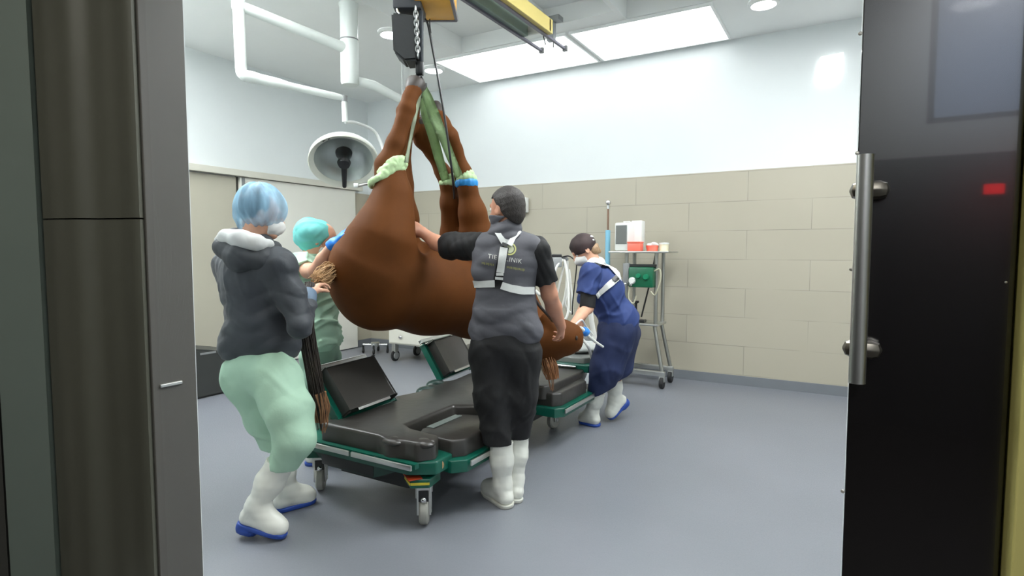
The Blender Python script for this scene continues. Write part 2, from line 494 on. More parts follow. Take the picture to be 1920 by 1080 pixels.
# right-hand glossy leaf with its bar handle
M_gloss = mat('black_gloss_door', (12, 10, 10), .22, var=0, coat=1., spec=1.)
d2 = structure(MB().box((.0124, YF - .0, .005), (.243, YF + .045, 2.64), .002).build('door_2', M_gloss))
def atfront(px, py, y):
    r = ray(px, py); return CAM + r * (y / r.y)
M_screw = mat('bright_screw', (235, 232, 222), .2, .6, var=0)
for i, (px, py) in enumerate([(1613, 63), (1607, 287), (1596, 505), (1580, 921), (1593, 717), (1886, 529)]):
    c = atfront(px, py, YF); r = .0035 if i < 4 else .002
    MB().lathe(c + V(0, -.002, 0), (0, 1, 0), [(0, 0), (r * .7, .0003), (r, .001), (r, .0025)], 12).build('screw', M_screw, d2, True)
a = atfront(1624, 290, YF - .05); b = atfront(1606, 718, YF - .05); a.x = b.x = (a.x + b.x) / 2; a.y = b.y = YF - .05
hb = MB().cyl(a, b, .0135, 24).build('door_handle', M_steel, d2, True)
M_lug = mat('satin_lug', (120, 116, 106), .35, .8, var=.05)
for py in (357, 654):
    q = atfront(1630 if py < 500 else 1616, py, YF - .02)
    lg = MB(); lg.obox(q, (.031, 0, 0), (0, .0195, 0), (0, 0, .0165), .015); lg.build('handle_mount', M_lug, hb, True)
structure(MB().box((.247, YF - .06, 0), (.34, YF + .029, 2.69), .003).build('trim_5', mat('pale_yellow_frame', (205, 196, 120), .5, var=.03)))
# ------------------------------------------------------------------ corridor behind the camera (seen in the glossy door)
M_corr = mat('corridor_wall', (60, 60, 62), .7, var=.05)
wb = MB(); W0, W1, Z0, Z1 = .5, 1.5, 2.4, 3.55
wl = MB().box((XL, -2.999, 0), (XR, -2.98, 2.15)); structure(wl.build('trim_8', M_corr))
wb.box((XL, -3.15, 0), (W0, -3, ZC)); wb.box((W1, -3.15, 0), (XR, -3, ZC)); wb.box((W0, -3.15, 0), (W1, -3, Z0)); wb.box((W0, -3.15, Z1), (W1, -3, ZC))
structure(wb.build('wall_corridor', M_white))
M_glass = mat('window_glass', (200, 215, 230), .05, var=0, alpha=.25)
wn = MB(); wn.box((W0, -3.1, Z0), (W1, -3.09, Z1)); w = structure(wn.build('window_1', M_glass))
wf = MB()
for x0, x1 in ((W0, W0 + .05), (W1 - .05, W1), ((W0 + W1) / 2 + .1, (W0 + W1) / 2 + .14)): wf.box((x0, -3.12, Z0), (x1, -3.05, Z1))
wf.box((W0, -3.12, Z0), (W1, -3.05, Z0 + .05)); wf.box((W0, -3.12, Z1 - .05), (W1, -3.05, Z1)); wf.build('window_frame', M_jamb, w)
M_red = mat('red_lamp', (255, 20, 25), .3, var=0, emit=6, ecol=(255, 12, 18))
for (x, z, wd), lb in zip([(.92, 1.88, .06), (1.2, 2.05, .05)], ['small red signal lamp on the dark corridor wall, the lower one', 'small red signal lamp on the dark corridor wall, the higher one near the corner']):
    t = thing('signal_lamp', lb, 'lamp', 'red signal lamps in the corridor'); t.location = (x, -2.98, z)
    MB().box((-wd - .01, 0, -.05), (wd + .01, .02, .05), .005).build('housing', M_black, t)
    MB().prism([(-wd, .02), (wd, .02), (wd * .6, .045), (-wd * .6, .045)], -.035, .035).build('lens', M_red, t)
# ------------------------------------------------------------------ left wall: sliding door under its rail
M_sdoor = mat('cream_white_door', (222, 221, 212), .42, var=.012)
d3 = structure(MB().box((XL + .016, 4.31, .012), (XL + .055, 6.15, 2.295), .004).build('door_3', M_sdoor))
MB().box((XL + .056, 4.33, .012), (XL + .062, 4.37, 2.29)).build('edge_strip', M_gplastic, d3)
d4 = structure(MB().box((XL + .0125, 2.2, .105), (XL + .035, 4.27, 2.29), .003).build('door_4', mat('beige_door', (172, 168, 152), .45, var=.015)))
structure(MB().box((XL + .012, 2.0, 2.30), (XL + .10, 6.26, 2.375), .004).build('trim_6', mat('cream_rail', (200, 198, 186), .4, var=.02)))
structure(MB().box((XL + .0125, 4.272, .105), (XL + .02, 4.308, 2.298)).build('trim_7', mat('door_gap', (60, 58, 52), .7, var=0)))
# ------------------------------------------------------------------ ceiling lamps, plus fill panels added out of view
LEDS = 2.3
M_led = mat('led_diffuser', (255, 255, 255), .5, var=0, emit=LEDS, ecol=(250, 254, 255))
M_fill = mat('fill_panel_soft', (255, 255, 255), .5, var=0, emit=9, ecol=(250, 254, 255))  # glow of the fill panels added out of view
M_led2 = mat('led_downlight', (255, 255, 255), .5, var=0, emit=18, ecol=(250, 254, 255))
M_frame = mat('lamp_frame', (238, 240, 238), .4, var=0)
def led(x0, x1, y0, y1, label, md=None):
    t = thing('ceiling_light', label, 'ceiling light', 'flat ceiling panels'); t.location = ((x0 + x1) / 2, (y0 + y1) / 2, ZC)
    a, b = (x1 - x0) / 2, (y1 - y0) / 2; f = MB()
    f.box((-a, -b, -.025), (-a + .02, b, -.0005)); f.box((a - .02, -b, -.025), (a, b, -.0005)); f.box((-a + .02, -b, -.025), (a - .02, -b + .02, -.0005)); f.box((-a + .02, b - .02, -.025), (a - .02, b, -.0005))
    f.build('frame', M_frame, t); MB().box((-a + .021, -b + .021, -.02), (a - .021, b - .021, -.0006)).build('diffuser', md or M_led, t)
led(-4.2, -2.53, 5.43, 6.40, 'glowing flat ceiling panel between the hoist and the tiled wall')
led(-2.49, -1.1, 5.43, 6.40, 'glowing flat ceiling panel beyond the end of the crane rails')
for x, nm in ((-5.4, 'left'), (-2.6, 'middle'), (-.6, 'right')):  # unseen panels added to brighten the room from the doorway side
    led(x - .4, x + .4, 1.6, 2.6, 'unseen added fill panel over the %s of the doorway' % {'left': 'far left', 'middle': 'middle', 'right': 'right side'}[nm], mat('fill_panel_left', (255, 255, 255), .5, var=0, emit=30, ecol=(250, 254, 255)) if nm == 'left' else M_fill)
M_fill_main = mat('fill_panel_main', (255, 255, 255), .5, var=0, emit=24, ecol=(250, 254, 255))  # stronger glow for three more fill panels added out of view
led(.2, .9, 3.6, 4.9, 'unseen added fill panel over the empty floor at the right', M_fill_main)
led(-4.4, -3.6, 1.5, 2.75, 'flat ceiling panel over the table\'s left side', M_fill_main)
led(-1.0, -.2, 3.0, 4.3, 'unseen added fill panel over the floor right of the table', M_fill_main)
for (px, py), lb in zip([(813, 128), (1432, 3), (733, 60)], ['round white ceiling downlight just right of the hoist chain', 'round white ceiling downlight at the right, above the tiled wall', 'round white ceiling downlight half hidden behind the chain bag']):
    c = G(px, py, ZC); t = thing('downlight', lb, 'ceiling light', 'round downlights'); t.location = c
    MB().lathe((0, 0, -.0005), (0, 0, -1), [(.13, 0), (.13, .03), (.105, .035), (.105, .01)], 32).build('bezel', M_frame, t, True)
    MB().lathe((0, 0, -.012), (0, 0, -1), [(0, 0), (.1045, 0)], 32).build('diffuser', M_led2, t)
# bright plate high on the rear wall
sg = bmesh.new(); pts = [(-.3, 3.045), (-.3, 3.06), (-.285, 3.29), (-.27, 3.305), (-.085, 3.315), (-.085, 3.3), (-.1, 3.1), (-.115, 3.06), (-.135, 3.045)]
lo = [sg.verts.new((x, YB - .0005, z)) for x, z in pts]; hi = [sg.verts.new((x, YB - .035, z)) for x, z in pts]
sg.faces.new(lo); sg.faces.new(hi)
for i in range(len(pts)): sg.faces.new((lo[i], lo[(i + 1) % len(pts)], hi[(i + 1) % len(pts)], hi[i]))
bmesh.ops.recalc_face_normals(sg, faces=sg.faces[:]); me = bpy.data.meshes.new('emergency_light'); sg.to_mesh(me); sg.free()
tag(link('emergency_light', me, mat('lit_plate', (255, 255, 255), .4, var=0, emit=1.6)), 'glowing white plate high on the rear wall beside the black door', 'wall light')
# small dispenser on the rear wall
c = P(984, 386, FW.dot(V(-3.54, YB, 0))); t = thing('wall_dispenser', 'small white dispenser on the tiled wall behind the vested man\'s head', 'dispenser'); t.location = (c.x, YB - .012, c.z)
MB().box((-.06, -.08, -.09), (.06, -.0005, .1), .01).build('housing', M_wplastic, t, True)
MB().box((-.025, -.1, -.105), (.025, -.04, -.091), .003).build('nozzle', M_gplastic, t); MB().box((-.03, -.084, .03), (.03, -.081, .05)).build('viewing_slot', M_black, t)
# small latch on the floor edge by the black door
w = bpy.data.worlds.new('world'); SC.world = w; w.use_nodes = True
w.node_tree.nodes['Background'].inputs[0].default_value = (.38, .48, .68, 1); w.node_tree.nodes['Background'].inputs[1].default_value = 3.0
M_corr_fill = mat('corridor_fill_near', (255, 250, 235), .5, var=0, emit=95)
for (x, y), lb in (((-1.7, -.7), 'unseen round fill lamp added in the corridor nearer the doorway'), ((.9, -2.2), 'unseen round fill lamp added in the corridor by its window')):  # fill lamps added behind the camera to light the doors and their reflections
    t = thing('corridor_fill', lb, 'ceiling light', 'added corridor fill lamps'); t.location = (x, y, ZC)
    MB().lathe((0, 0, -.0005), (0, 0, -1), [(.2, 0), (.2, .05), (.17, .06)], 32).build('bezel', M_frame, t, True)
    MB().lathe((0, 0, -.055), (0, 0, -1), [(0, .02), (.1, .015), (.168, 0)], 32).build('diffuser', M_corr_fill if x < 0 else mat('corridor_fill_rear', (250, 250, 250), .5, var=0, emit=210), t)
SC.view_settings.view_transform = 'Standard'; SC.view_settings.look = 'None'; SC.view_settings.gamma = 1; SC.view_settings.exposure = 0.24
SC.view_settings.use_curve_mapping = False
# ------------------------------------------------------------------ operating table
M_pad = mat('black_vinyl_pad', (58, 56, 53), .3, var=.1, vscale=4, bump=.12, bscale=18)
M_green = mat('dark_green_enamel', (6, 84, 68), .32, var=.06, coat=.2)
M_greend = mat('deep_green_enamel', (10, 52, 44), .4, var=.06)
M_under = mat('underframe_black', (20, 24, 24), .5, var=.05)
T = thing('operating_table', 'low green operating table with black pads and raised side flaps', 'operating table')
T.location = (-2.2, 3.3, 0)
TB = V(-2.2, 3.3, 0)
def tp(mb, name, m, parent=T, smooth=True):
    for v in mb.bm.verts: v.co -= TB
    return mb.build(name, m, parent, smooth)
# main pad: plan outline with the two corner bulges and the notches for the side wings
main = [(-2.56, 2.24), (-2.12, 2.24), (-2.02, 2.20), (-1.95, 2.24), (-1.86, 2.24), (-1.80, 2.32), (-1.84, 2.40), (-2.04, 2.42), (-2.12, 2.46),
        (-2.12, 2.92), (-2.0, 2.98), (-1.84, 2.98), (-1.84, 3.06), (-1.98, 3.12), (-2.1, 3.2), (-2.1, 3.62), (-1.86, 3.66), (-1.82, 3.74), (-1.82, 4.3), (-1.92, 4.62), (-2.48, 4.62), (-2.58, 4.3), (-2.6, 3.95), (-2.55, 3.5), (-2.62, 3.35), (-2.6, 3.2), (-2.54, 3.1), (-2.6, 2.9), (-2.52, 2.85), (-2.52, 2.36), (-2.58, 2.3)]
tp(MB().prism(main, .355, .455, .02), 'main_pad', M_pad)
for (x, y) in ((-2.02, 2.245), (-1.86, 2.30)):
    tp(MB().ball((x, y, .435), .058, (1.1, .8, .4), 18), 'corner_pad', M_pad)
b = MB(); b.ball((-2.56, 3.2, .43), .07, (1, 1.2, .5)).ball((-2.6, 3.36, .44), .07, (1, 1.1, .5)); tp(b, 'side_cushion', M_greend)
# frame
fr = MB()
fr.prism([(-2.74, 2.26), (-2.6, 2.22), (-1.9, 2.22), (-1.78, 2.3), (-1.78, 2.44), (-2.0, 2.5), (-2.0, 4.3), (-2.6, 4.3), (-2.6, 2.5), (-2.74, 2.44)], .285, .352, .01)
tp(fr, 'frame', M_green)
fp = MB(); fp.box((-2.56, 2.19, .335), (-1.83, 2.22, .36)); tp(fp, 'front_lip', M_green)
un = MB(); un.prism([(-2.5, 2.32), (-1.98, 2.32), (-1.98, 4.1), (-2.5, 4.1)], .16, .284, .02)
un.obox((-2.35, 2.29, .25), (.2, 0, 0), (0, .06, 0), (0, .0, .034), .01); tp(un, 'underframe', M_under)
ts = MB(); v = [(-2.62, .285), (-2.5, .215), (-2.15, .215), (-1.98, .285)]
lo = [ts.bm.verts.new((x, 2.235, z)) for x, z in v]; hi = [ts.bm.verts.new((x, 2.31, z)) for x, z in v]
ts.bm.faces.new(lo); ts.bm.faces.new(hi)
for i in range(4): ts.bm.faces.new((lo[i], lo[(i + 1) % 4], hi[(i + 1) % 4], hi[i]))
tp(ts, 'skirt_panel', M_greend, T, False)
# rails along the near end
for x0, x1 in ((-2.6, -2.27), (-2.255, -1.84)):
    tp(MB().obox(((x0 + x1) / 2, 2.175, .345), ((x1 - x0) / 2, 0, 0), (0, .006, 0), (0, 0, .014), .004), 'side_rail', M_steel)
for x in (-2.5, -2.1, -1.86): tp(MB().cyl((x, 2.18, .345), (x, 2.225, .345), .01, 12), 'rail_spacer', M_steel)
# round sticker on the near corner
tp(MB().lathe((-1.788, 2.335, .318), (1, -.35, 0), [(0, 0), (.026, 0), (.026, .003), (0, .0035)], 24), 'round_sticker', mat('orange_sticker', (190, 150, 105), .5, var=.25, vscale=40))
# central column
tp(MB().box((-2.42, 2.95, .03), (-2.1, 3.75, .165), .02), 'base_column', M_under)
# casters on outriggers
def caster(x, y, ang, front):
    o = MB(); c = V(x, y, 0)
    d = V(math.cos(ang), math.sin(ang), 0); n = V(-d.y, d.x, 0)
    br = MB()
    br.prism([(x - .10, y - .03), (x - .02, y - .085), (x + .06, y - .03), (x + .04, y + .09), (x - .1, y + .09)], .215, .262, .008)
    cs = tp(br, 'caster_bracket', M_green)
    if front:
        lb = MB()
        lb.obox((x - .035, y - .05, .265), (.045, -.03, 0), (.02, .03, 0), (0, 0, .002)); tp(lb, 'warning_label', mat('red_label', (170, 62, 28), .5, var=.2, vscale=30), cs)
        lb = MB()
        lb.obox((x - .062, y - .06, .238), (.04, -.028, 0), (.0015, .002, 0), (0, 0, .006)).obox((x + .022, y - .06, .238), (.04, .027, 0), (.0015, -.002, 0), (0, 0, .006)); tp(lb, 'label_edge', mat('yellow_label', (205, 190, 60), .5, var=.1), cs)
    fk = MB()
    fk.obox(c + V(0, 0, .19), d * .04, n * .033, V(0, 0, .028), .008); fk.obox(c + n * .03 + V(0, 0, .12), d * .026, n * .004, V(0, 0, .06), .003); fk.obox(c - n * .03 + V(0, 0, .12), d * .026, n * .004, V(0, 0, .06), .003)
    fk.cyl(c + n * .038 + V(0, 0, .072), c - n * .038 + V(0, 0, .072), .012, 16)
    f = tp(fk, 'caster_fork', M_steel, cs)
    tp(MB().lathe(c - n * .024 + V(0, 0, .072), n, [(.0, 0), (.06, 0), (.07, .008), (.072, .024), (.07, .04), (.06, .048), (0, .048)], 28), 'caster_wheel', mat('grey_tyre', (150, 150, 142), .5, var=.05), cs)
    tp(MB().ball(c + V(0, 0, .145) - d * .042, .017), 'brake_pedal', M_chrome, cs)
    pl = MB(); pl.obox(c + V(0, 0, .165) - d * .043, d * .003, n * .024, V(0, 0, .026), .002); tp(pl, 'brake_plate', M_under, cs)
caster(-1.87, 2.31, math.radians(124), True); caster(-2.68, 2.34, math.radians(130), False); caster(-2.0, 4.12, math.radians(80), False); caster(-2.5, 4.15, math.radians(80), False)
# side wings ------------------------------------------------------------
def flap(h0, h1, up, out, name):
    """raised flap: hinge from h0 to h1; 'up' is the slope vector"""
    h0 = V(*h0); h1 = V(*h1); up = V(*up); e = (h1 - h0); L = e.length; e = e / L; n = e.cross(up).normalized()
    if n.x < 0: n = -n
    c = (h0 + h1) / 2 + up / 2
    fr = MB(); fr.obox(c - n * .02, e * (L / 2 + .015), up / 2 * 1.02, n * .015, .008); f = tp(fr, 'flap_frame', M_green)
    pd = MB(); pd.obox(c + n * .026 + up * .02, e * (L / 2 - .03), up * .46, n * .03, .012); tp(pd, 'flap_pad', M_pad, f)
    pi = MB(); u_ = up.normalized()
    q = c + n * .057 + e * (-(L / 2 - .06))
    top = (h0 + h1) / 2 + up * 1.03 - n * .025 + u_ * .03
    rl = MB(); rl.obox(top, e * (L / 2), n * .012, u_ * .012, .004); tp(rl, 'flap_rail', M_steel, f)
    for sgn in (-1, 1):
        s = MB(); s.obox(top - u_ * .03 + e * sgn * (L / 2 - .03), e * .008, n * .008, u_ * .025); tp(s, 'rail_post', M_under, f)
    st = MB(); st.obox((h0 + h1) / 2 + up * .03 + n * .062, e * (L / 2 - .1), n * .002, u_ * .008); tp(st, 'hinge_plate', M_steel, f)
    return f
flap((-2.50, 2.34, .45), (-2.54, 2.84, .45), (-.20, -.01, .25), -1, 'a')
flap((-2.64, 3.50, .45), (-2.70, 3.98, .45), (-.17, 0, .25), -1, 'b')
# flat wings on the right
def wing(poly, frame, rail, z):
    f = tp(MB().prism(frame, z - .16, z - .095, .006), 'wing_frame', M_green)
    tp(MB().prism(poly, z - .093, z, .014), 'wing_pad', M_pad, f)
    (x0, y0), (x1, y1) = rail; a = V(x0, y0, z - .115); b_ = V(x1, y1, z - .115); e = (b_ - a) / 2; n = V(0, 0, 1).cross(e).normalized()
    r = MB(); r.obox((a + b_) / 2, e, n * .006, V(0, 0, .015), .004); tp(r, 'wing_rail', M_steel, f)
    return f
wing([(-2.06, 2.53), (-2.03, 2.46), (-1.79, 2.44), (-1.74, 2.5), (-1.73, 2.8), (-1.78, 2.9), (-1.9, 2.93), (-2.05, 2.88)],
     [(-2.09, 2.42), (-1.76, 2.4), (-1.70, 2.46), (-1.70, 2.92), (-2.09, 2.95)], ((-1.685, 2.47), (-1.685, 2.92)), .42)
b = MB(); b.box((-2.05, 2.56, .421), (-2.0, 2.84, .424)); tp(b, 'wing_strip', mat('pale_strip', (118, 128, 124), .4, var=.05))
wing([(-2.05, 3.7), (-1.8, 3.68), (-1.75, 3.74), (-1.75, 4.2), (-1.82, 4.28), (-2.05, 4.28)],
     [(-2.09, 3.66), (-1.76, 3.64), (-1.71, 3.7), (-1.71, 4.3), (-2.09, 4.32)], ((-1.695, 3.68), (-1.695, 4.32)), .40)
# raised head section
hd = tp(MB().prism([(-2.25, 4.34), (-1.8, 4.34), (-1.74, 4.42), (-1.74, 5.0), (-2.25, 5.0)], .43, .49, .008), 'head_frame', M_green)
tp(MB().prism([(-2.2, 4.4), (-1.86, 4.4), (-1.8, 4.48), (-1.8, 4.95), (-2.2, 4.95)], .491, .54, .015), 'head_pad', mat('grey_green_pad', (122, 126, 122), .35, var=.1), hd)
tp(MB().obox((-1.725, 4.68, .465), (.006, 0, 0), (0, .3, 0), (0, 0, .018), .004), 'wing_rail', M_steel, hd)
tp(MB().tube([(-2.12, 4.33, .47), (-1.9, 4.33, .47)], .011), 'hinge_bar', M_chrome, hd)
tp(MB().tube([(-2.0, 4.5, .44), (-2.0, 4.5, .17)], .03), 'head_strut', M_under, hd); tp(MB().tube([(-2.0, 4.5, .2), (-2.1, 4.05, .2)], .03), 'head_strut', M_under, hd)
# ------------------------------------------------------------------ white pillow at the head end
pb = MB(); pb.ball((-2.0, 4.68, .575), .14, (1.0, 1.35, .26), 24)
tag(pb.build('head_pillow', mat('pale_pillow', (190, 194, 190), .6, var=.08, vscale=12), None, True), 'pale pillow on the head end of the table, below the horse\'s muzzle', 'pillow')
# ------------------------------------------------------------------ horse, hanging by its legs
M_coat = mat('chestnut_coat', (92, 53, 22), .7, var=.2, vscale=3.0, bump=.05, bscale=120, spec=.12)
M_hoof = mat('dark_hoof', (52, 44, 38), .5, var=.15, vscale=20)
M_tail = mat('dark_tail_hair', (48, 40, 33), .6, var=.3, vscale=30)
M_blond = mat('blond_hair', (176, 140, 98), .6, var=.25, vscale=40)
H = Solid(.012)
ax = (P(900, 540, 4.1) - P(730, 535, 3.55)).normalized(); side = V(0, 0, 1).cross(ax).normalized(); upv = ax.cross(side).normalized()
# trunk
H.ell(P(704, 520, 3.52), (ax, side, upv), (.265, .29, .315), .1)
H.cone(P(735, 530, 3.60), P(800, 540, 3.82), .265, .285, .12)
H.cone(P(800, 545, 3.82), P(900, 550, 4.12), .272, .305, .12)
H.cone(P(900, 555, 4.12), P(950, 572, 4.24), .29, .22, .12)
H.ell(P(671, 522, 3.42), (ax, side, upv), (.15, .19, .17), .06)
# neck and head
H.chain([(P(950, 575, 4.25), .215), (P(975, 605, 4.18), .175), (P(1002, 632, 4.06), .135)], .08)
head = [(P(1000, 640, 4.04), .125), (P(1024, 640, 3.98), .142), (P(1048, 634, 3.95), .118), (P(1066, 633, 3.93), .098)]
H.chain(head, .05)
H.cone(P(1032, 610, 3.96), P(1056, 616, 3.94), .075, .055, .04)
H.ell(P(1077, 630, 3.92), ((1, 0, 0), (0, 1, 0), (0, 0, 1)), (.05, .06, .075), .03)
H.cone(P(1081, 622, 3.9), P(1083, 640, 3.9), .03, .028, .02)
H.ell(P(1044, 620, 3.87), (RT, FW, UP), (.035, .03, .028), .02)          # brow above the eye
H.cone(P(1066, 648, 3.93), P(1076, 646, 3.92), .062, .05, .03)
H.cone(P(1084, 648, 3.86), P(1078, 652, 3.84), .006, .006, .006, None, None, True)
H.cone(P(1028, 600, 3.93), P(1040, 612, 3.9), .05, .04, .04)
# near hind leg A
A = [(P(692, 492, 3.40), .215), (P(717, 445, 3.40), .178), (P(730, 402, 3.42), .125), (P(737, 365, 3.43), .094), (P(735, 325, 3.44), .078)]
H.chain(A, .08)
H.cone(P(688, 470, 3.42), P(718, 390, 3.43), .1, .066, .05)
H.chain([(P(735, 325, 3.44), .074), (P(729, 306, 3.44), .066), (P(742, 270, 3.45), .056), (P(757, 225, 3.47), .044), (P(763, 205, 3.48), .050)], .025)
H.cone(P(717, 312, 3.44), P(712, 325, 3.44), .045, .03, .04)              # point of hock
H.chain([(P(763, 205, 3.48), .050), (P(768, 184, 3.5), .042), (P(776, 168, 3.53), .05)], .02)
H.cone(P(750, 208, 3.48), P(752, 216, 3.48), .024, .02, .02)              # ergot
# far hind leg, mostly hidden behind the near one
H.chain([(P(735, 480, 3.75), .19), (P(748, 410, 3.72), .12), (P(752, 345, 3.70), .07), (P(750, 318, 3.7), .062), (P(764, 240, 3.68), .04), (P(769, 215, 3.66), .046), (P(776, 185, 3.63), .045)], .05)
# foreleg B (far) and C (near)
H.chain([(P(862, 500, 4.12), .15), (P(848, 440, 3.98), .078), (P(844, 380, 3.9), .062), (P(842, 345, 3.88), .055), (P(830, 322, 3.87), .047), (P(808, 285, 3.84), .037), (P(792, 262, 3.80), .05), (P(786, 245, 3.77), .042), (P(783, 232, 3.75), .045)], .04)
H.chain([(P(905, 500, 4.0), .17), (P(893, 440, 3.86), .108), (P(886, 400, 3.82), .088), (P(876, 350, 3.79), .058), (P(869, 325, 3.78), .052), (P(854, 280, 3.74), .040), (P(843, 256, 3.70), .05), (P(830, 232, 3.74), .042), (P(820, 214, 3.77), .045)], .04)
# flank hollow and groin
H.ell(P(792, 452, 3.62), (RT, FW, UP), (.05, .1, .08), .06, True)
horse = H.build('horse', M_coat)
tag(horse, 'chestnut horse hoisted upside down by its strapped legs above the table', 'horse')
HB = H.bvh()
def hoof(a, b, r0, r1):
    m = MB(); d = (b - a)
    m.lathe(a, d, [(0, -.005), (r0 * .9, 0), (r0, .01), (r1, d.length * .9), (r1 * .97, d.length), (0, d.length - .008)], 20)
    m.build('hoof', M_hoof, horse, True)
hoof(P(773, 172, 3.52), P(781, 156, 3.56), .05, .062); hoof(P(775, 192, 3.64), P(781, 168, 3.62), .045, .055)
hoof(P(785, 238, 3.76), P(779, 222, 3.73), .046, .055); hoof(P(824, 222, 3.76), P(812, 200, 3.80), .046, .055)
# eye, ear, mouth line
MB().ball(P(1049, 617, 3.845), .019).build('eye', mat('horse_eye', (14, 10, 8), .08, var=0), horse, True)
e = Solid(.005); e.cone(P(1008, 664, 3.9), P(1006, 684, 3.88), .032, .008, .01, None, (FW, .5)); e.build('ear', mat('pale_ear', (150, 112, 84), .6, var=.15), horse)
e = Solid(.005); e.cone(P(1020, 672, 4.05), P(1022, 694, 4.06), .03, .008, .01, None, (FW, .5)); e.build('ear', M_coat, horse)
nh = HB.ray_cast(CAM, ray(1081, 634).normalized())[0] or P(1081, 634, 3.86)
n = Solid(.003); n.ell(nh, (RT, FW, UP), (.009, .012, .016), .005); n.build('nostril', M_hoof, horse)
def strands(name, m, path, spread, n, r, parent, seed, tip=.5, jitter=1.):
    rg = random.Random(seed); mb = MB()
    for i in range(n):
        a = rg.uniform(0, 2 * PI); q = math.sqrt(rg.random()); o = V(math.cos(a) * q, math.sin(a) * q, 0); ln = rg.uniform(.82, 1.0) if i > 4 else 1
        pts = []
        for k, p in enumerate(path):
            f = k / (len(path) - 1)
            if f > ln: break
            s_ = spread[k]; tg = (path[min(k + 1, len(path) - 1)] - path[max(k - 1, 0)]).normalized(); w1 = tg.cross(FW).normalized(); w2 = tg.cross(w1); pts.append(p + w1 * (o.x * s_ + rg.gauss(0, .005) * jitter) + w2 * (o.y * s_ + rg.gauss(0, .005) * jitter))
        if len(pts) < 3: continue
        pts = curve_pts(pts, 3)
        mb.tube(pts, [r * (1 - (1 - tip) * j / len(pts)) for j in range(len(pts))], 5)
    return mb.build(name, m, parent, True)
# tail: gathered dock hair, taken by the hand and then hanging down
dock = [P(634, 505, 3.32), P(620, 508, 3.27), P(606, 520, 3.21), P(592, 528, 3.15), P(578, 540, 3.1)]
fall = [P(582, 532, 3.1), P(577, 555, 3.06), P(574, 600, 3.05), P(578, 640, 3.06), P(587, 690, 3.08), P(596, 740, 3.1), P(602, 775, 3.11), P(604, 806, 3.12)]
tail = strands('tail', M_tail, fall, [.02, .03, .036, .038, .038, .036, .028, .012], 190, .0042, horse, 3)
strands('dock_hair', M_blond, dock, [.032, .045, .05, .042, .024], 120, .0028, horse, 4, .5, 2.)
strands('tail_tip', mat('brown_hair', (142, 102, 70), .6, var=.25, vscale=30), [P(597, 735, 3.1), P(601, 765, 3.11), P(603, 790, 3.12), P(604, 812, 3.12)], [.036, .04, .036, .015], 70, .0055, tail, 5)
strands('forelock', mat('rust_hair', (138, 92, 56), .6, var=.25, vscale=30), [P(1026, 672, 3.9), P(1031, 690, 3.88), P(1035, 710, 3.88), P(1036, 733, 3.88)], [.05, .05, .04, .02], 110, .0034, horse, 6)
strands('mane', M_tail, [P(985, 668, 4.0), P(988, 685, 3.98), P(990, 702, 3.98)], [.06, .05, .02], 60, .005, horse, 8)
# ------------------------------------------------------------------ hoist
M_strap = mat('pale_green_webbing', (178, 206, 156), .7, var=.12, vscale=14, bump=.2, bscale=60)
M_orange = mat('orange_enamel', (236, 176, 66), .4, var=.05)
M_galv = mat('galvanised_chain', (170, 172, 170), .35, .9, var=.1, vscale=30)
hk = P(787, 150, 3.6)
ht = thing('chain_hoist', 'orange electric chain hoist with black chain bag holding up the horse', 'hoist'); HT = P(800, -40, 3.62); ht.location = HT
def hp(mb, name, m, parent=ht, smooth=True):
    for v in mb.bm.verts: v.co -= HT
    return mb.build(name, m, parent, smooth)
c = P(816, -10, 3.66)
m = MB(); m.obox(c + V(0, 0, .02), RT * .118, FW * .17, V(0, 0, .115), .02); hp(m, 'motor_housing', M_orange)
m = MB(); m.obox(c + V(0, 0, -.083) + FW * .165, RT * .119, FW * .012, V(0, 0, .016), .004); m.obox(c + V(0, 0, -.083) + RT * .115, RT * .01, FW * .17, V(0, 0, .014), .004); hp(m, 'motor_base', mat('grey_violet_metal', (120, 118, 128), .4, .6, var=.05))
c2 = P(768, 10, 3.62)
m = MB(); m.obox(c2 + V(0, 0, .06), RT * .085, FW * .1, V(0, 0, .115), .012); hp(m, 'gear_housing', mat('charcoal_housing', (56, 58, 62), .45, var=.06))
bg = MB(); pr = [(733, 22), (778, 28), (783, 112), (757, 114), (737, 96)]
f0 = [P(x, y, 3.52) for x, y in pr]; f1 = [p + FW * .16 for p in f0]
a_ = [bg.bm.verts.new(p) for p in f0]; b_ = [bg.bm.verts.new(p) for p in f1]; bg.bm.faces.new(a_); bg.bm.faces.new(b_)
for i in range(5): bg.bm.faces.new((a_[i], a_[(i + 1) % 5], b_[(i + 1) % 5], b_[i]))
bmesh.ops.recalc_face_normals(bg.bm, faces=bg.bm.faces[:]); bmesh.ops.bevel(bg.bm, geom=bg.bm.edges[:], offset=.012, segments=2, affect='EDGES')
hp(bg, 'chain_bag', mat('black_bag', (30, 33, 34), .55, var=.1, bump=.1))
m = MB(); m.tube([P(744, 12, 3.54), P(746, 22, 3.53), P(750, 26, 3.53)], .008); hp(m, 'bag_clip', M_chrome)
def links(mb, a, b, n, L, w, r):
    d = (b - a).normalized(); x = RT; y = d.cross(RT).normalized()
    for i in range(n):
        c = a.lerp(b, (i + .5) / n); q = x if i % 2 else (x * .3 + y * .95)
        pts = []
        for k in range(12):
            t = 2 * PI * k / 12; pts.append(c + q * math.cos(t) * w + d * (math.sin(t) * L))
        mb.tube(pts, r, 6, True)
m = MB(); links(m, P(779, 14, 3.5), P(784, 104, 3.5), 11, .021, .012, .0045); hp(m, 'chain', M_galv)
m = MB(); m.tube([P(790, 20, 3.56), P(790, 115, 3.58)], .013); hp(m, 'chain_guard', mat('dark_guard', (44, 50, 56), .5, var=.05))
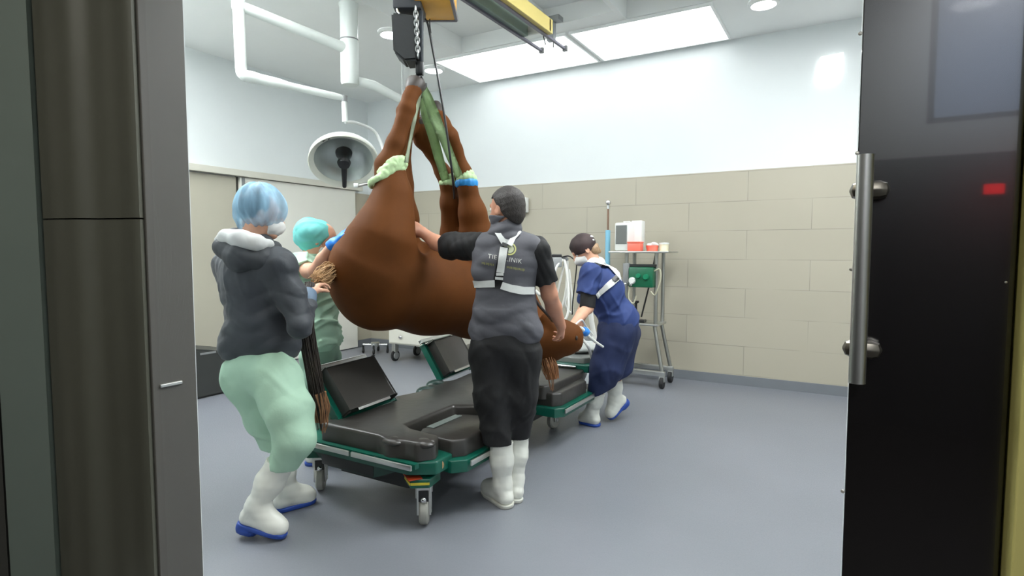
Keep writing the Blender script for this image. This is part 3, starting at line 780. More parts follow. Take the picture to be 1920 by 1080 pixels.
m = MB(); m.obox(P(787, 127, 3.6), RT * .023, FW * .03, V(0, 0, .048), .012); hb_ = hp(m, 'hook_block', M_black)
m = MB(); m.tube(curve_pts([P(787, 138, 3.6), P(779, 148, 3.6), P(776, 160, 3.6), P(784, 170, 3.6), P(796, 166, 3.6), P(799, 156, 3.6)], 5), [.014] * 20 + [.012, .01, .009, .008, .007, .006], 10); hp(m, 'hook', M_black)
m = MB(); m.tube(curve_pts([P(788, 140, 3.6), P(780, 152, 3.57), P(771, 164, 3.55), P(766, 174, 3.52)], 5), .012, 8); m.tube([P(788, 140, 3.6), P(793, 152, 3.61), P(798, 164, 3.62)], .009, 8); hp(m, 'sling_shackle', M_black)
m = MB()
m.tube(curve_pts([P(797, 36, 3.6), P(803, 48, 3.59), P(811, 90, 3.57), P(822, 150, 3.55), P(836, 235, 3.56), P(846, 310, 3.58), P(850, 345, 3.62), P(852, 372, 3.75)], 6), .0072, 8)
m.tube(curve_pts([P(806, 36, 3.6), P(806, 46, 3.59), P(808, 62, 3.58)], 4), .004, 6); hp(m, 'control_cable', M_black)
# straps ---------------------------------------------------------------
def band(name, paths, ws, parent, m=M_strap, th=.006, seed=0, roll=None):
    """flat webbing following a 3-D path"""
    pts = curve_pts(paths, 6); n = len(pts); rg = random.Random(seed); vs = []; fs = []
    wl = [ws[min(int(i / 6), len(ws) - 1)] * (1 - (i % 6) / 6) + ws[min(int(i / 6) + 1, len(ws) - 1)] * ((i % 6) / 6) for i in range(n)]
    for i, p in enumerate(pts):
        tg = (pts[min(i + 1, n - 1)] - pts[max(i - 1, 0)]).normalized(); view = (CAM - p).normalized()
        s = tg.cross(view).normalized(); nn = s.cross(tg).normalized()
        a = (roll or 0) + .25 * math.sin(i * .55 + seed)
        s2 = s * math.cos(a) + nn * math.sin(a); n2 = nn * math.cos(a) - s * math.sin(a); w = wl[i] / 2
        vs += [p - s2 * w, p - s2 * w * .3 + n2 * .006 * math.sin(i * .8), p + s2 * w * .35 - n2 * .006 * math.sin(i * .7), p + s2 * w]
    for i in range(n - 1):
        for k in range(3): fs.append((4 * i + k, 4 * i + k + 1, 4 * i + k + 5, 4 * i + k + 4))
    bm = bmesh.new(); V_ = [bm.verts.new(v) for v in vs]
    for f in fs: bm.faces.new([V_[k] for k in f])
    bmesh.ops.solidify(bm, geom=bm.faces[:], thickness=th)
    me = bpy.data.meshes.new(name); bm.to_mesh(me); bm.free()
    return link(name, me, m, parent, True)
def wrap(name, loops, r, parent, m=M_strap, w=.03, seed=0):
    """webbing wound round a leg: loops = list of (centre, axis) ; built as a rounded ring solid"""
    S = Solid(.006)
    for c, axis, rr, ww in loops:
        axis = Vector(axis).normalized(); c = Vector(c)
        x = (RT - axis * RT.dot(axis)).normalized(); y = axis.cross(x)
        for k in range(14):
            t0, t1 = 2 * PI * k / 14, 2 * PI * (k + 1) / 14
            S.cone(c + (x * math.cos(t0) + y * math.sin(t0)) * rr, c + (x * math.cos(t1) + y * math.sin(t1)) * rr, ww, ww, .004, None, (x * math.cos(t0) + y * math.sin(t0), .5))
    S.warp(folds(.003, 70, seed))
    return S.build(name, m, parent)
legA = (P(735, 325, 3.44) - P(737, 365, 3.43)).normalized()
sA = thing('hind_leg_strap', 'pale green strap wound round the horse\'s near hock and up to the hook', 'lifting strap', 'pale green lifting straps')
tilt = (legA + RT * -.45).normalized()
wrap('hock_wrap', [(P(735, 318, 3.44), tilt, .082, .024), (P(733, 328, 3.44), (legA + RT * -.6).normalized(), .086, .026), (P(722, 338, 3.44), (legA + RT * -.3).normalized(), .092, .02), (P(739, 309, 3.44), tilt, .074, .02)], 0, sA, M_strap, .03, 2)
band('long_strap', [P(762, 305, 3.4), P(766, 280, 3.42), P(772, 250, 3.46), P(779, 215, 3.5), P(785, 185, 3.55), P(788, 160, 3.58)], [.026, .02, .02, .026, .03, .03], sA, mat('pale_webbing', (196, 208, 182), .7, var=.08, vscale=14), seed=1)
sB = thing('foreleg_strap', 'pale green strap from the hook to the farther foreleg, the left one of the two', 'lifting strap', 'pale green lifting straps')
band('long_strap', [P(787, 158, 3.6), P(793, 185, 3.62), P(802, 220, 3.66), P(812, 255, 3.7), P(824, 300, 3.76), P(836, 338, 3.8)], [.04, .06, .075, .065, .06, .055], sB, seed=3)
wrap('leg_wrap', [(P(843, 343, 3.88), (0.1, 0, 1), .062, .02), (P(842, 335, 3.88), (-.2, 0, 1), .058, .018)], 0, sB, M_strap, .03, 5)
sC = thing('foreleg_strap', 'pale green strap from the hook to the nearer foreleg with the blue cuff', 'lifting strap', 'pale green lifting straps')
band('long_strap', [P(791, 158, 3.59), P(801, 182, 3.6), P(815, 220, 3.61), P(830, 255, 3.63), P(846, 296, 3.66), P(862, 332, 3.72)], [.04, .06, .075, .06, .055, .05], sC, seed=6)
wrap('leg_wrap', [(P(874, 335, 3.785), (-.1, 0, 1), .058, .02), (P(872, 328, 3.785), (-.3, 0, 1), .055, .014)], 0, sC, M_strap, .03, 7)
wrap('blue_cuff', [(P(875, 343, 3.79), (-.05, 0, 1), .064, .02), (P(875, 346, 3.79), (0, 0, 1), .064, .018)], 0, sC, mat('bright_blue_cuff', (36, 130, 196), .5, var=.1), .03, 8)
# ------------------------------------------------------------------ crane rails under the ceiling
rr = thing('crane_rail', 'pair of crane rails under the ceiling that carry the hoist', 'crane rail'); ra = V(-2.22, 3.6, 3.2); rr.location = ra
def rp(mb, name, m, parent=rr):
    for v in mb.bm.verts: v.co -= ra
    return mb.build(name, m, parent, False)
yA = 4.22
m = MB().box((-2.345, 2.2, 3.17), (-2.295, yA, 3.28), .004); rp(m, 'rail', mat('grey_green_rail', (120, 138, 132), .4, .3, var=.05))
m = MB().box((-2.15, 2.2, 3.17), (-2.10, yA + .06, 3.28), .004); rp(m, 'rail', mat('yellow_rail', (214, 196, 120), .4, var=.05))
m = MB().box((-2.36, 2.2, 3.155), (-2.335, yA + .36, 3.172)); rp(m, 'lower_flange', mat('violet_grey_steel', (110, 108, 122), .4, .5, var=.05))
m = MB().box((-2.165, 2.2, 3.155), (-2.14, yA + .42, 3.172)); rp(m, 'lower_flange', mat('violet_grey_steel', (110, 108, 122)))
for x, y in ((-2.348, yA + .36), (-2.152, yA + .42)):
    m = MB().box((x - .02, y - .03, 3.145), (x + .02, y, 3.19), .003); rp(m, 'end_stop', M_gplastic)
m = MB().box((-2.34, yA, 3.18), (-2.1, yA + .02, 3.27)).box((-2.42, yA - .1, 3.2), (-2.34, yA + .02, 3.23)); rp(m, 'cross_plate', mat('pale_steel', (206, 208, 206), .4, .3, var=.03))
m = MB()
for x in (-2.32, -2.125):
    for y in (2.6, 3.7): m.cyl((x, y, 3.28), (x, y, ZC - .0005), .014, 10)
rp(m, 'hanger_rod', M_steel)
m = MB().box((-2.3, 2.75, 3.08), (-2.12, 3.05, 3.155), .005).box((-2.25, 2.8, 2.985), (-2.17, 3.0, 3.08), .005); rp(m, 'trolley', M_under)
# bracket on the ceiling by the rail ends
t = thing('ceiling_bracket', 'small grey bracket with dangling wires on the ceiling beyond the crane rails', 'bracket'); c = P(1034, 5, 5.6); t.location = (c.x, c.y, ZC)
m = MB(); m.box((-.1, -.05, -.045), (.1, .05, -.0005), .004); m.build('mounting_plate', M_gplastic, t)
m = MB(); m.box((-.035, -.03, -.22), (.035, .03, -.046), .006); m.build('hanger', mat('grey_metal', (150, 154, 156), .4, .4, var=.03), t)
m = MB(); m.tube(curve_pts([(-.07, 0, -.04), (-.085, 0, -.14), (-.06, 0, -.24)], 5), .005); m.tube(curve_pts([(.03, 0, -.21), (.02, 0, -.25), (.025, 0, -.28)], 5), .005); m.build('wire', M_under, t)
# ------------------------------------------------------------------ people
M_skin = mat('skin', (206, 158, 132), .5, var=.06, vscale=14, spec=.35)
M_skin2 = mat('tanned_skin', (196, 142, 116), .5, var=.06, vscale=14, spec=.35)
M_hair = mat('dark_brown_hair', (44, 39, 36), .55, var=.25, vscale=60, bump=.4, bscale=220, stretch=(1, 1, .4))
M_lhair = mat('light_brown_hair', (150, 122, 92), .55, var=.25, vscale=60, bump=.4, bscale=200)
M_mint = mat('mint_scrub_cloth', (168, 202, 178), .8, var=.06, vscale=5, bump=.12, bscale=40)
M_boot = mat('white_rubber_boot', (220, 221, 212), .35, var=.03, vscale=8)
M_blue = mat('blue_sole', (38, 72, 156), .45, var=.05)
M_wsole = mat('white_sole', (206, 206, 196), .5, var=.04)
M_strapw = mat('white_harness', (205, 207, 204), .5, var=.05, vscale=20)
M_mask = mat('white_mask', (216, 216, 212), .7, var=.03)
M_blk = mat('black_cloth', (16, 16, 18), .75, var=.12, vscale=6, bump=.1, bscale=50)
M_eye = mat('eye_white', (230, 228, 222), .2, var=0)
M_iris = mat('dark_iris', (50, 34, 24), .15, var=0)

class Frame:
    def __init__(s, o, f, u=UP):
        s.o = Vector(o); s.f = Vector(f).normalized(); u = Vector(u)
        s.u = (u - s.f * u.dot(s.f)).normalized(); s.l = s.u.cross(s.f)
    def __call__(s, f, l, u): return s.o + s.f * f + s.l * l + s.u * u
    @property
    def ax(s): return (s.f, s.l, s.u)

def head(S, F, sc=1.):
    a = F.ax; k = sc
    S.ell(F(-.012 * k, 0, .03 * k), a, (.096 * k, .075 * k, .085 * k), .02)
    S.ell(F(.032 * k, 0, -.035 * k), a, (.06 * k, .058 * k, .076 * k), .03)
    S.cone(F(.066 * k, .012 * k, -.092 * k), F(.066 * k, -.012 * k, -.092 * k), .022 * k, .022 * k, .025)
    S.cone(F(.088 * k, 0, .008 * k), F(.108 * k, 0, -.028 * k), .008 * k, .0135 * k, .012)
    S.ell(F(.101 * k, .009 * k, -.034 * k), a, (.008 * k, .008 * k, .006 * k), .006); S.ell(F(.101 * k, -.009 * k, -.034 * k), a, (.008 * k, .008 * k, .006 * k), .006)
    S.cone(F(.081 * k, .03 * k, .024 * k), F(.086 * k, 0, .022 * k), .011 * k, .01 * k, .014); S.cone(F(.081 * k, -.03 * k, .024 * k), F(.086 * k, 0, .022 * k), .011 * k, .01 * k, .014)
    S.ell(F(.09 * k, 0, -.058 * k), a, (.009 * k, .023 * k, .005 * k), .006); S.ell(F(.088 * k, 0, -.067 * k), a, (.009 * k, .019 * k, .006 * k), .006)
    for q in (1, -1):
        S.ell(F(-.008 * k, q * .077 * k, -.008 * k), (a[0] + a[2] * .25, a[1] + a[0] * -.3 * q, a[2]), (.02 * k, .009 * k, .033 * k), .008)
        S.ell(F(-.003 * k, q * .086 * k, -.004 * k), a, (.009 * k, .006 * k, .017 * k), .006, True)
        S.ell(F(.088 * k, q * .032 * k, .003 * k), a, (.012 * k, .017 * k, .011 * k), .01, True)
def eyes(F, parent, sc=1.):
    for q in (1, -1):
        c = F(.076 * sc, q * .032 * sc, .002 * sc)
        e = MB().ball(c, .0125 * sc, (1, 1, 1), 14).build('eye', M_eye, parent, True)
        MB().lathe(c, F.f, [(.0062, .0108), (.005, .0122), (0, .0129)], 14, True).build('iris', M_iris, e, True)
def hand(S, F, curl=.5, side=1, sc=1., spread=.12, thumb=.6, k=.004):
    """F.o wrist, F.f towards the fingers, F.u back of the hand (palm faces -u); side +1: thumb lies on +l"""
    s = sc
    S.cone(F(-.02 * s, 0, 0), F(.02 * s, 0, 0), .026 * s, .027 * s, .02, None, (F.u, .72))
    L = [(.072, .0088), (.08, .009), (.074, .0086), (.058, .0078)]
    for i in range(4):
        y = side * (.03 - .0195 * i) * s
        kn = F((.088 - .004 * abs(i - 1)) * s, y, .002 * s)
        S.cone(F(.012 * s, y * .7, 0), kn, .0145 * s, .0125 * s, .012)
        ang = 0; p = kn; ln, r = L[i]; yaw = side * (1.4 - i) * spread
        for j, fr in enumerate((.45, .31, .24)):
            ang += curl * (.75, 1.0, .8)[j] * (1 + .06 * i)
            d = (F.f * math.cos(ang) - F.u * math.sin(ang)) * math.cos(yaw) + F.l * math.sin(yaw)
            q = p + d * ln * fr * s
            S.cone(p, q, r * s * (1 - .1 * j), r * s * (1 - .1 * (j + 1)), k); p = q
    b = F(.022 * s, side * .022 * s, -.006 * s); d = (F.f * math.cos(.75) + F.l * side * math.sin(.75) - F.u * .35).normalized()
    m = b + d * .038 * s; S.cone(b, m, .0155 * s, .0115 * s, .012)
    d2 = (d * .6 + F.f * .6 - F.u * thumb - F.l * side * thumb * .35).normalized(); m2 = m + d2 * .03 * s; S.cone(m, m2, .0112 * s, .0098 * s, .006)
    d3 = (d2 + F.f * .2 - F.u * thumb * .5 - F.l * side * thumb * .5).normalized(); S.cone(m2, m2 + d3 * .024 * s, .0098 * s, .008 * s, .005)
def boot(parent, hb, tb, top, rt, msole, sc=1., w=1., m=M_boot, ra=.048, heel=0):
    """hb heel bottom, tb toe bottom, top: middle of the shaft's mouth"""
    hb = Vector(hb); tb = Vector(tb); f = (tb - hb).normalized(); up = (Vector(top) - hb); F = Frame(hb, f, up if abs(up.normalized().dot(f)) < .97 else UP)
    Ln = (tb - hb).length; sh = Vector(top)
    S = Solid(.006)
    ank = F(.075, 0, .115)
    S.chain([(sh, rt), (sh.lerp(ank, .45), rt * .5 + ra * .62), (ank, ra)], .03)
    S.cone(ank, F(.05, 0, .06), ra, .042, .03)
    S.chain([(ank, ra * .93), (F(Ln * .5, 0, .075), .05), (F(Ln * .72, 0, .052), .046), (F(Ln - .048, 0, .046), .043)], .03, (F.l, .95 * w))
    S.cone(F(.045, 0, .05), F(Ln * .72, 0, .045), .043, .046, .02, None, (F.l, .95 * w))
    S.plane(F(0, 0, .014), -F.u)
    d = (sh - ank).normalized(); S.plane(sh, d)
    S.warp(folds(.0015, 40, 3, (1, 1, 1.5)))
    b = S.build('boot', m, parent)
    Q = Solid(.005)
    low = (F(0, 0, 0), -F.u)
    Q.cone(F(.047, 0, .02), F(Ln * .72, 0, .02), .049, .051, .002, low, (F.l, .96 * w)); Q.cone(F(Ln * .72, 0, .02), F(Ln - .05, 0, .022), .051, .047, .002, low, (F.l, .96 * w))
    if heel: Q.cone(F(.044, 0, .0), F(.062, 0, .0), .049, .049, .002, (F(0, 0, -heel), -F.u), (F.l, .9))
    Q.plane(F(0, 0, .024), F.u)
    Q.build('sole', msole, b)
    return b
def torso_axes(f, u=UP):
    F = Frame((0, 0, 0), f, u); return (F.l, F.f, F.u)

# =================================================================== man in the grey vest (d = 3.2)
def man():
    root = thing('person', 'man in a grey vest with white back harness and black trousers, seen from behind', 'person', 'people around the horse')
    root.location = (0, 0, 0)
    D = 3.2
    hf = FW * math.cos(math.radians(50)) - RT * math.sin(math.radians(50))
    Fh = Frame(P(949, 392, D), hf - UP * .05)
    bf = (FW * .97 - RT * .22).normalized(); a = torso_axes(bf)
    B = Solid(.006)
    head(B, Fh)
    B.cone(Fh(-.02, 0, -.05), P(947, 440, D), .057, .066, .03)
    shl, shr = P(898, 462, D + .02), P(1006, 468, D)
    B.cone(shl, shr, .052, .052, .03); B.ell(P(947, 510, D), a, (.165, .095, .2), .05); B.ell(P(946, 600, D), a, (.13, .08, .14), .06)
    # left arm reaching to the horse's thigh
    el, wl = P(832, 461, 3.42), P(794, 437, 3.56)
    B.chain([(shl, .055), (P(862, 462, 3.33), .05), (el, .044)], .02); B.chain([(el, .045), (P(818, 455, 3.47), .045), (wl, .031)], .02)
    Fl = Frame(wl, (P(772, 424, 3.60) - wl), UP * .3 - FW * .9); hand(B, Fl, .3, 1)
    # right arm down to the horse's head
    er, wr = P(1030, 552, D + .08), P(1052, 612, 3.46)
    B.chain([(shr, .056), (P(1020, 510, D + .03), .052), (er, .045)], .02); B.chain([(er, .046), (P(1038, 576, D + .17), .046), (wr, .030)], .02)
    Fr = Frame(wr, P(1058, 640, 3.62) - wr, RT * .25 - FW * .8 + UP * .5); hand(B, Fr, .75, -1)
    B.chain([(P(922, 668, D), .075), (P(925, 760, D - .03), .06), (P(938, 850, D - .05), .05)], .03)
    B.chain([(P(974, 668, D), .075), (P(977, 760, D + .04), .06), (P(973, 850, D + .06), .045)], .03)
    body = B.build('body', M_skin2, root); eyes(Fh, body)
    # hair: short, cropped at the nape
    S = Solid(.006)
    def cut(X, Y, Z):
        o = Fh.o
        pf = (X - o.x) * Fh.f.x + (Y - o.y) * Fh.f.y + (Z - o.z) * Fh.f.z
        pu = (X - o.x) * Fh.u.x + (Y - o.y) * Fh.u.y + (Z - o.z) * Fh.u.z
        return np.maximum(np.minimum(pf + .012 - pu * .75, .062 - pu), -.088 - pu + np.maximum(pf + .02, 0) * 1.2)
    S.ell(Fh(-.014, 0, .03), Fh.ax, (.106, .083, .096), .02, False, cut)
    S.ell(Fh(-.05, 0, -.03), Fh.ax, (.064, .066, .07), .03, False, cut)
    S.warp(folds(.0012, 140, 5)); S.build('hair', M_hair, root)
    # t-shirt sleeves
    S = Solid(.007)
    S.cone(shl, P(843, 461, 3.38), .078, .079, .02, (P(838, 461, 3.40), P(838, 461, 3.40) - shl))
    S.cone(shr, P(1023, 530, D + .05), .076, .07, .02, (P(1023, 528, D + .05), P(1023, 528, D + .05) - shr))
    S.ell(P(947, 505, D), a, (.175, .105, .19), .04)
    S.warp(folds(.004, 45, 11)); S.build('t_shirt', M_blk, root)
    # vest
    S = Solid(.007)
    S.ell(P(949, 500, D), a, (.192, .13, .2), .06)
    S.cone(P(908, 462, D + .01), P(996, 464, D - .01), .07, .07, .06)
    S.ell(P(947, 585, D), a, (.182, .13, .2), .07)
    S.cone(P(917, 618, D), P(981, 620, D), .108, .108, .05)
    S.plane(P(946, 640, D), V(-.02, 0, -1))
    S.warp(folds(.0045, 30, 21, (.5, .5, 1.4))); S.warp(lambda X, Y, Z: (folds(.003, 42, 22, (.6, .6, 1.2))(X, Y, Z)) * (Z < 1.12)); vest = S.build('vest', mat('grey_vest_cloth', (82, 82, 88), .75, var=.05, vscale=6, bump=.08, bscale=60), root); vb = S.bvh()
    C = Solid(.006)
    nk = P(948, 428, D); C.cone(nk + V(0, 0, .045), nk - V(0, 0, .06), .084, .1, .02)
    cup = (UP + hf * -.1).normalized(); C.plane(P(950, 405, D), cup); C.warp(folds(.006, 34, 9, (.4, .4, 1.8)))
    C.cone(nk + V(0, 0, .11), nk + V(0, 0, .0), .07, .066, .004, None, None, True)
    C.build('collar', mat('grey_vest_cloth', (82, 82, 88)), vest)
    # trousers
    S = Solid(.007)
    S.ell(P(946, 642, D), a, (.182, .128, .15), .04)
    S.chain([(P(918, 665, D), .11), (P(921, 745, D - .02), .094), (P(936, 835, D - .05), .076)], .05)
    S.chain([(P(977, 665, D), .11), (P(974, 745, D + .03), .092), (P(970, 826, D + .06), .066)], .05)
    S.plane(P(940, 831, D - .05), V(0, 0, -1)); S.warp(folds(.006, 26, 31, (1, 1, .7))); S.warp(creases(.006, 22, 33, (.8, .8, 1), 4)); S.build('trousers', M_blk, root)
    boot(root, G(957, 955), G(957, 955) + (G(900, 916) - G(957, 955)).normalized() * .285, P(940, 828, D - .05), .064, M_wsole)
    boot(root, G(972, 945), G(972, 945) + (RT * -.42 + FW * .9).normalized() * .28, P(974, 815, D + .06), .056, M_wsole)
    # harness
    ribbon('shoulder_strap', [(926, 428), (936, 443), (945, 458)], 9, vb, M_strapw, vest, .012)
    ribbon('shoulder_strap', [(973, 434), (962, 447), (955, 461)], 10, vb, M_strapw, vest, .010)
    ribbon('yoke_patch', [(951, 444), (952, 459)], 15, vb, mat('grey_patch', (170, 172, 170), .6, var=.03), vest, .007)
    ribbon('yoke_buckle', [(941, 459), (951, 463)], 6, vb, M_black, vest, .016)
    ribbon('back_strap', [(945, 465), (941, 488), (938, 511)], 14, vb, M_strapw, vest, .010)
    ribbon('strap_backing', [(946, 463), (941, 488), (935, 518), (933, 541)], 17, vb, M_black, vest, .004)
    ribbon('strap_slider', [(931, 514), (944, 514)], 5, vb, M_strapw, vest, .013); ribbon('strap_slider', [(929, 521), (943, 522)], 5, vb, M_strapw, vest, .013)
    ribbon('waist_strap', [(885, 532), (900, 533), (928, 532)], 14, vb, M_strapw, vest, .008)
    ribbon('waist_strap', [(940, 535), (958, 541), (980, 545), (1000, 545)], 14, vb, M_strapw, vest, .008)
    # printed lettering and ring emblem on the vest back
    def printed(name, pts, fs, m, off=.0025):
        p3, _ = project(pts, vb, off); me = bpy.data.meshes.new(name); me.from_pydata([tuple(v) for v in p3], [], fs); me.update(); return link(name, me, m, vest)
    pts, fs = text_mesh('TIERKLINIK', 946, 489, 11.5, math.radians(9), spread=1.12)
    printed('lettering', pts, fs, mat('pale_print', (205, 206, 200), .6, var=0))
    pts = []; fs = []; rg = random.Random(4)
    for seg, (x0, x1) in enumerate(((904, 926), (950, 984))):
        x = x0
        while x < x1:
            w = rg.uniform(1.0, 1.6); y = 491 + (x - 904) * .165; hgt = rg.uniform(3.5, 5); i = len(pts)
            pts += [(x, y), (x + w, y + .2), (x + w, y + hgt), (x, y + hgt)]; fs.append((i, i + 1, i + 2, i + 3)); x += w + rg.uniform(.9, 1.6)
    printed('second_line', pts, fs, mat('olive_print', (142, 140, 84), .6, var=0))
    pts = []; fs = []; N = 36
    for rr0, rr1 in ((9.2, 11.8),):
        for k in range(N):
            t = 2 * PI * k / N; pts += [(956 + rr0 * math.cos(t), 467 + rr0 * math.sin(t)), (956 + rr1 * math.cos(t), 467 + rr1 * math.sin(t))]
        for k in range(N): i = 2 * k; j = 2 * ((k + 1) % N); fs.append((i, i + 1, j + 1, j))
    printed('ring_emblem', pts, fs, mat('gold_print', (190, 190, 120), .5, var=0))
    pts = [(956 + 7.5 * math.cos(2 * PI * k / 20), 467 + 7.5 * math.sin(2 * PI * k / 20)) for k in range(20)]
    printed('emblem_disc', pts, [tuple(range(20))], mat('pale_gold_print', (176, 180, 148), .5, var=.1))
man()

# =================================================================== woman in the dark jacket (d = 2.98)
def jacket_woman():
    root = thing('person', 'woman in a dark jacket, blue hair cap and mint trousers gripping the horse\'s tail', 'person', 'people around the horse')
    D = 2.97
    hf = FW * math.cos(math.radians(58)) + RT * math.sin(math.radians(58))
    Fh = Frame(P(489, 404, D), hf - UP * .12)
    bf = (FW * .75 + RT * .66).normalized(); a = torso_axes(bf)
    B = Solid(.006); head(B, Fh)
    B.cone(Fh(-.02, 0, -.05), P(470, 470, D), .055, .062, .03)
    shl, shr = P(424, 496, 3.07), P(520, 496, 2.88)
    B.cone(shl, shr, .042, .042, .03); B.ell(P(472, 520, D), a, (.155, .1, .18), .05); B.ell(P(485, 620, D), a, (.14, .1, .16), .06)
    er, wr = P(562, 612, 2.83), P(578, 552, 3.05)
    B.chain([(shr, .042), (er, .034)], .02); B.chain([(er, .034), (wr, .026)], .02)
    F1 = Frame(wr, P(600, 530, 3.16) - wr, UP * .8 - RT * .3); hand(B, F1, .62, -1, .98)
    el, wl = P(455, 600, 3.26), P(548, 556, 3.30)
    B.chain([(shl, .042), (el, .034)], .02); B.chain([(el, .034), (wl, .026)], .02)
    F2 = Frame(wl, P(590, 540, 3.27) - wl, UP); hand(B, F2, .6, 1, .98)
    B.chain([(P(512, 700, 2.9), .1), (P(550, 822, 2.81), .055), (P(527, 872, 2.82), .042), (P(510, 902, 2.84), .036)], .03)
    B.chain([(P(470, 705, 3.02), .1), (P(522, 815, 3.08), .05), (P(526, 865, 3.1), .04), (P(526, 895, 3.11), .034)], .03)
    body = B.build('body', M_skin, root); eyes(Fh, body)
    # hair under the cap
    S = Solid(.007); S.ell(Fh(-.025, 0, .035), Fh.ax, (.098, .08, .085), .02)
    def cut(X, Y, Z):
        o = Fh.o; pf = (X - o.x) * Fh.f.x + (Y - o.y) * Fh.f.y + (Z - o.z) * Fh.f.z; pu = (X - o.x) * Fh.u.x + (Y - o.y) * Fh.u.y + (Z - o.z) * Fh.u.z
        return np.maximum(pf - .05 - .4 * pu, -.035 - pu)
    S.warp(lambda X, Y, Z: 0 * X + 0 * Y + 0 * Z); S.pr[-1] = (S.pr[-1][0], S.pr[-1][1], S.pr[-1][2], .02, False)
    S.build('hair', M_hair, root)
    cm = mat('sheer_blue_cap', (150, 196, 226), .55, var=.35, vscale=20, alpha=.55, stretch=(1, 1, .25), spec=.3)
    S = Solid(.006); S.ell(P(489, 389, D), (RT, FW, UP), (.128, .125, .112), .03); S.ell(P(484, 364, D), (RT, FW, UP), (.075, .085, .05), .05); S.cone(P(459, 405, D), P(462, 418, D), .055, .045, .03)
    co = P(486, 352, D)
    def pleat(X, Y, Z):
        t = np.arctan2((Y - co.y) * RT.x - (X - co.x) * RT.y, (X - co.x) * RT.x + (Y - co.y) * RT.y)
        return .0045 * np.sin(t * 13 + 4 * (Z - co.z)) + .003 * np.sin(t * 7 + 20 * (Z - co.z))
    S.warp(pleat); S.plane(Fh(-.05, 0, -.078), -Fh.u + Fh.f * .34); S.build('hair_cap', cm, root)
    S = Solid(.005); S.ell(Fh(.035, 0, -.05), Fh.ax, (.088, .062, .056), .01); S.plane(Fh(.03, 0, 0), -Fh.f); S.warp(folds(.002, 60, 4)); mk = S.build('face_mask', M_mask, root)
    e = MB(); e.tube(curve_pts([Fh(.035, -.06, -.03), Fh(.012, -.083, -.01), Fh(-.004, -.085, .012)], 4), .002, 6); e.build('ear_loop', M_mask, mk)
    # jacket
    S = Solid(.007)
    S.ell(P(471, 525, D), a, (.195, .145, .2), .05); S.ell(P(483, 605, D), a, (.17, .145, .17), .08)
    S.cone(P(455, 645, D), P(520, 645, D), .12, .12, .06)
    S.cone(P(432, 498, 3.06), shr, .08, .078, .06)
    S.chain([(shr, .07), (P(546, 552, 2.88), .058), (er, .052)], .07); S.chain([(er, .056), (P(577, 572, 2.98), .046)], .03)
    S.chain([(P(432, 500, 3.06), .074), (el, .06)], .06); S.chain([(el, .06), (P(538, 560, 3.29), .046)], .02)
    S.plane(P(485, 670, D), V(0, 0, -1))
    def rib(X, Y, Z): return .0025 * (1 - 2 * np.abs(np.sin((Z + .03 * np.sin(X * 21 + Y * 13)) * 38 + .6))) * ((Z < 1.22) & (Z > .8))
    S.warp(folds(.003, 26, 41, (.6, .6, 1.3))); S.warp(rib); S.warp(creases(.004, 24, 44, (.5, .5, 1.5), 4))
    jk = S.build('jacket', mat('slate_jacket', (50, 55, 61), .62, var=.08, vscale=7, bump=.12, bscale=45, sheen=.1), root)
    S = Solid(.006); S.cone(P(575, 566, 2.99), P(577, 553, 3.04), .049, .047, .01, (P(577.5, 549, 3.05), P(577, 553, 3.04) - P(575, 566, 2.99))); S.build('cuff', mat('blue_grey_cuff', (92, 112, 132), .6, var=.05), jk)
    S = Solid(.006); S.chain([(P(419, 466, 2.86), .05), (P(450, 482, 2.80), .062), (P(488, 484, 2.82), .05), (P(512, 466, 2.92), .036)], .03); S.cone(P(440, 455, 2.95), P(490, 462, 2.95), .075, .065, .03); S.warp(folds(.005, 30, 51)); hood = S.build('hood', mat('slate_hood', (52, 56, 60), .65, var=.08, vscale=7), jk)
    S = Solid(.005); S.chain([(P(409, 449, 2.90), .018), (P(424, 444, 2.84), .034), (P(452, 449, 2.79), .044), (P(482, 455, 2.80), .038), (P(503, 458, 2.86), .022), (P(512, 462, 2.92), .012)], .02); S.warp(folds(.003, 32, 52)); S.build('hood_lining', mat('pale_grey_lining', (196, 198, 196), .75, var=.06), hood)
    # trousers
    S = Solid(.007)
    S.ell(P(490, 690, D), a, (.175, .15, .13), .05); S.ell(P(458, 705, 2.98), (RT, FW, UP), (.11, .12, .12), .06)
    S.chain([(P(515, 705, 2.9), .13), (P(540, 770, 2.84), .115), (P(554, 825, 2.8), .094), (P(532, 872, 2.82), .078)], .05)
    S.chain([(P(472, 712, 3.0), .135), (P(500, 780, 3.04), .10), (P(521, 825, 3.07), .085), (P(522, 870, 3.1), .078)], .05)
    pd = P(540, 880, 2.82) - P(554, 825, 2.8)
    S.plane(P(530, 876, 2.82), V(RT.x * -.1, RT.y * -.1, -1)); S.warp(folds(.006, 20, 61, (1, 1, 1))); S.warp(creases(.009, 21, 62, (.6, .6, 1.2), 5))
    S.build('trousers', M_mint, root)
    hb = P(446, 984, 2.80); tb = P(530, 1008, 2.77); tb.z = .008
    boot(root, hb, tb + (tb - hb).normalized() * .02, P(525, 868, 2.82), .069, M_blue, ra=.05, heel=.028)
    boot(root, G(512, 962), G(594, 939), P(526, 862, 3.1), .066, M_blue)
jacket_woman()

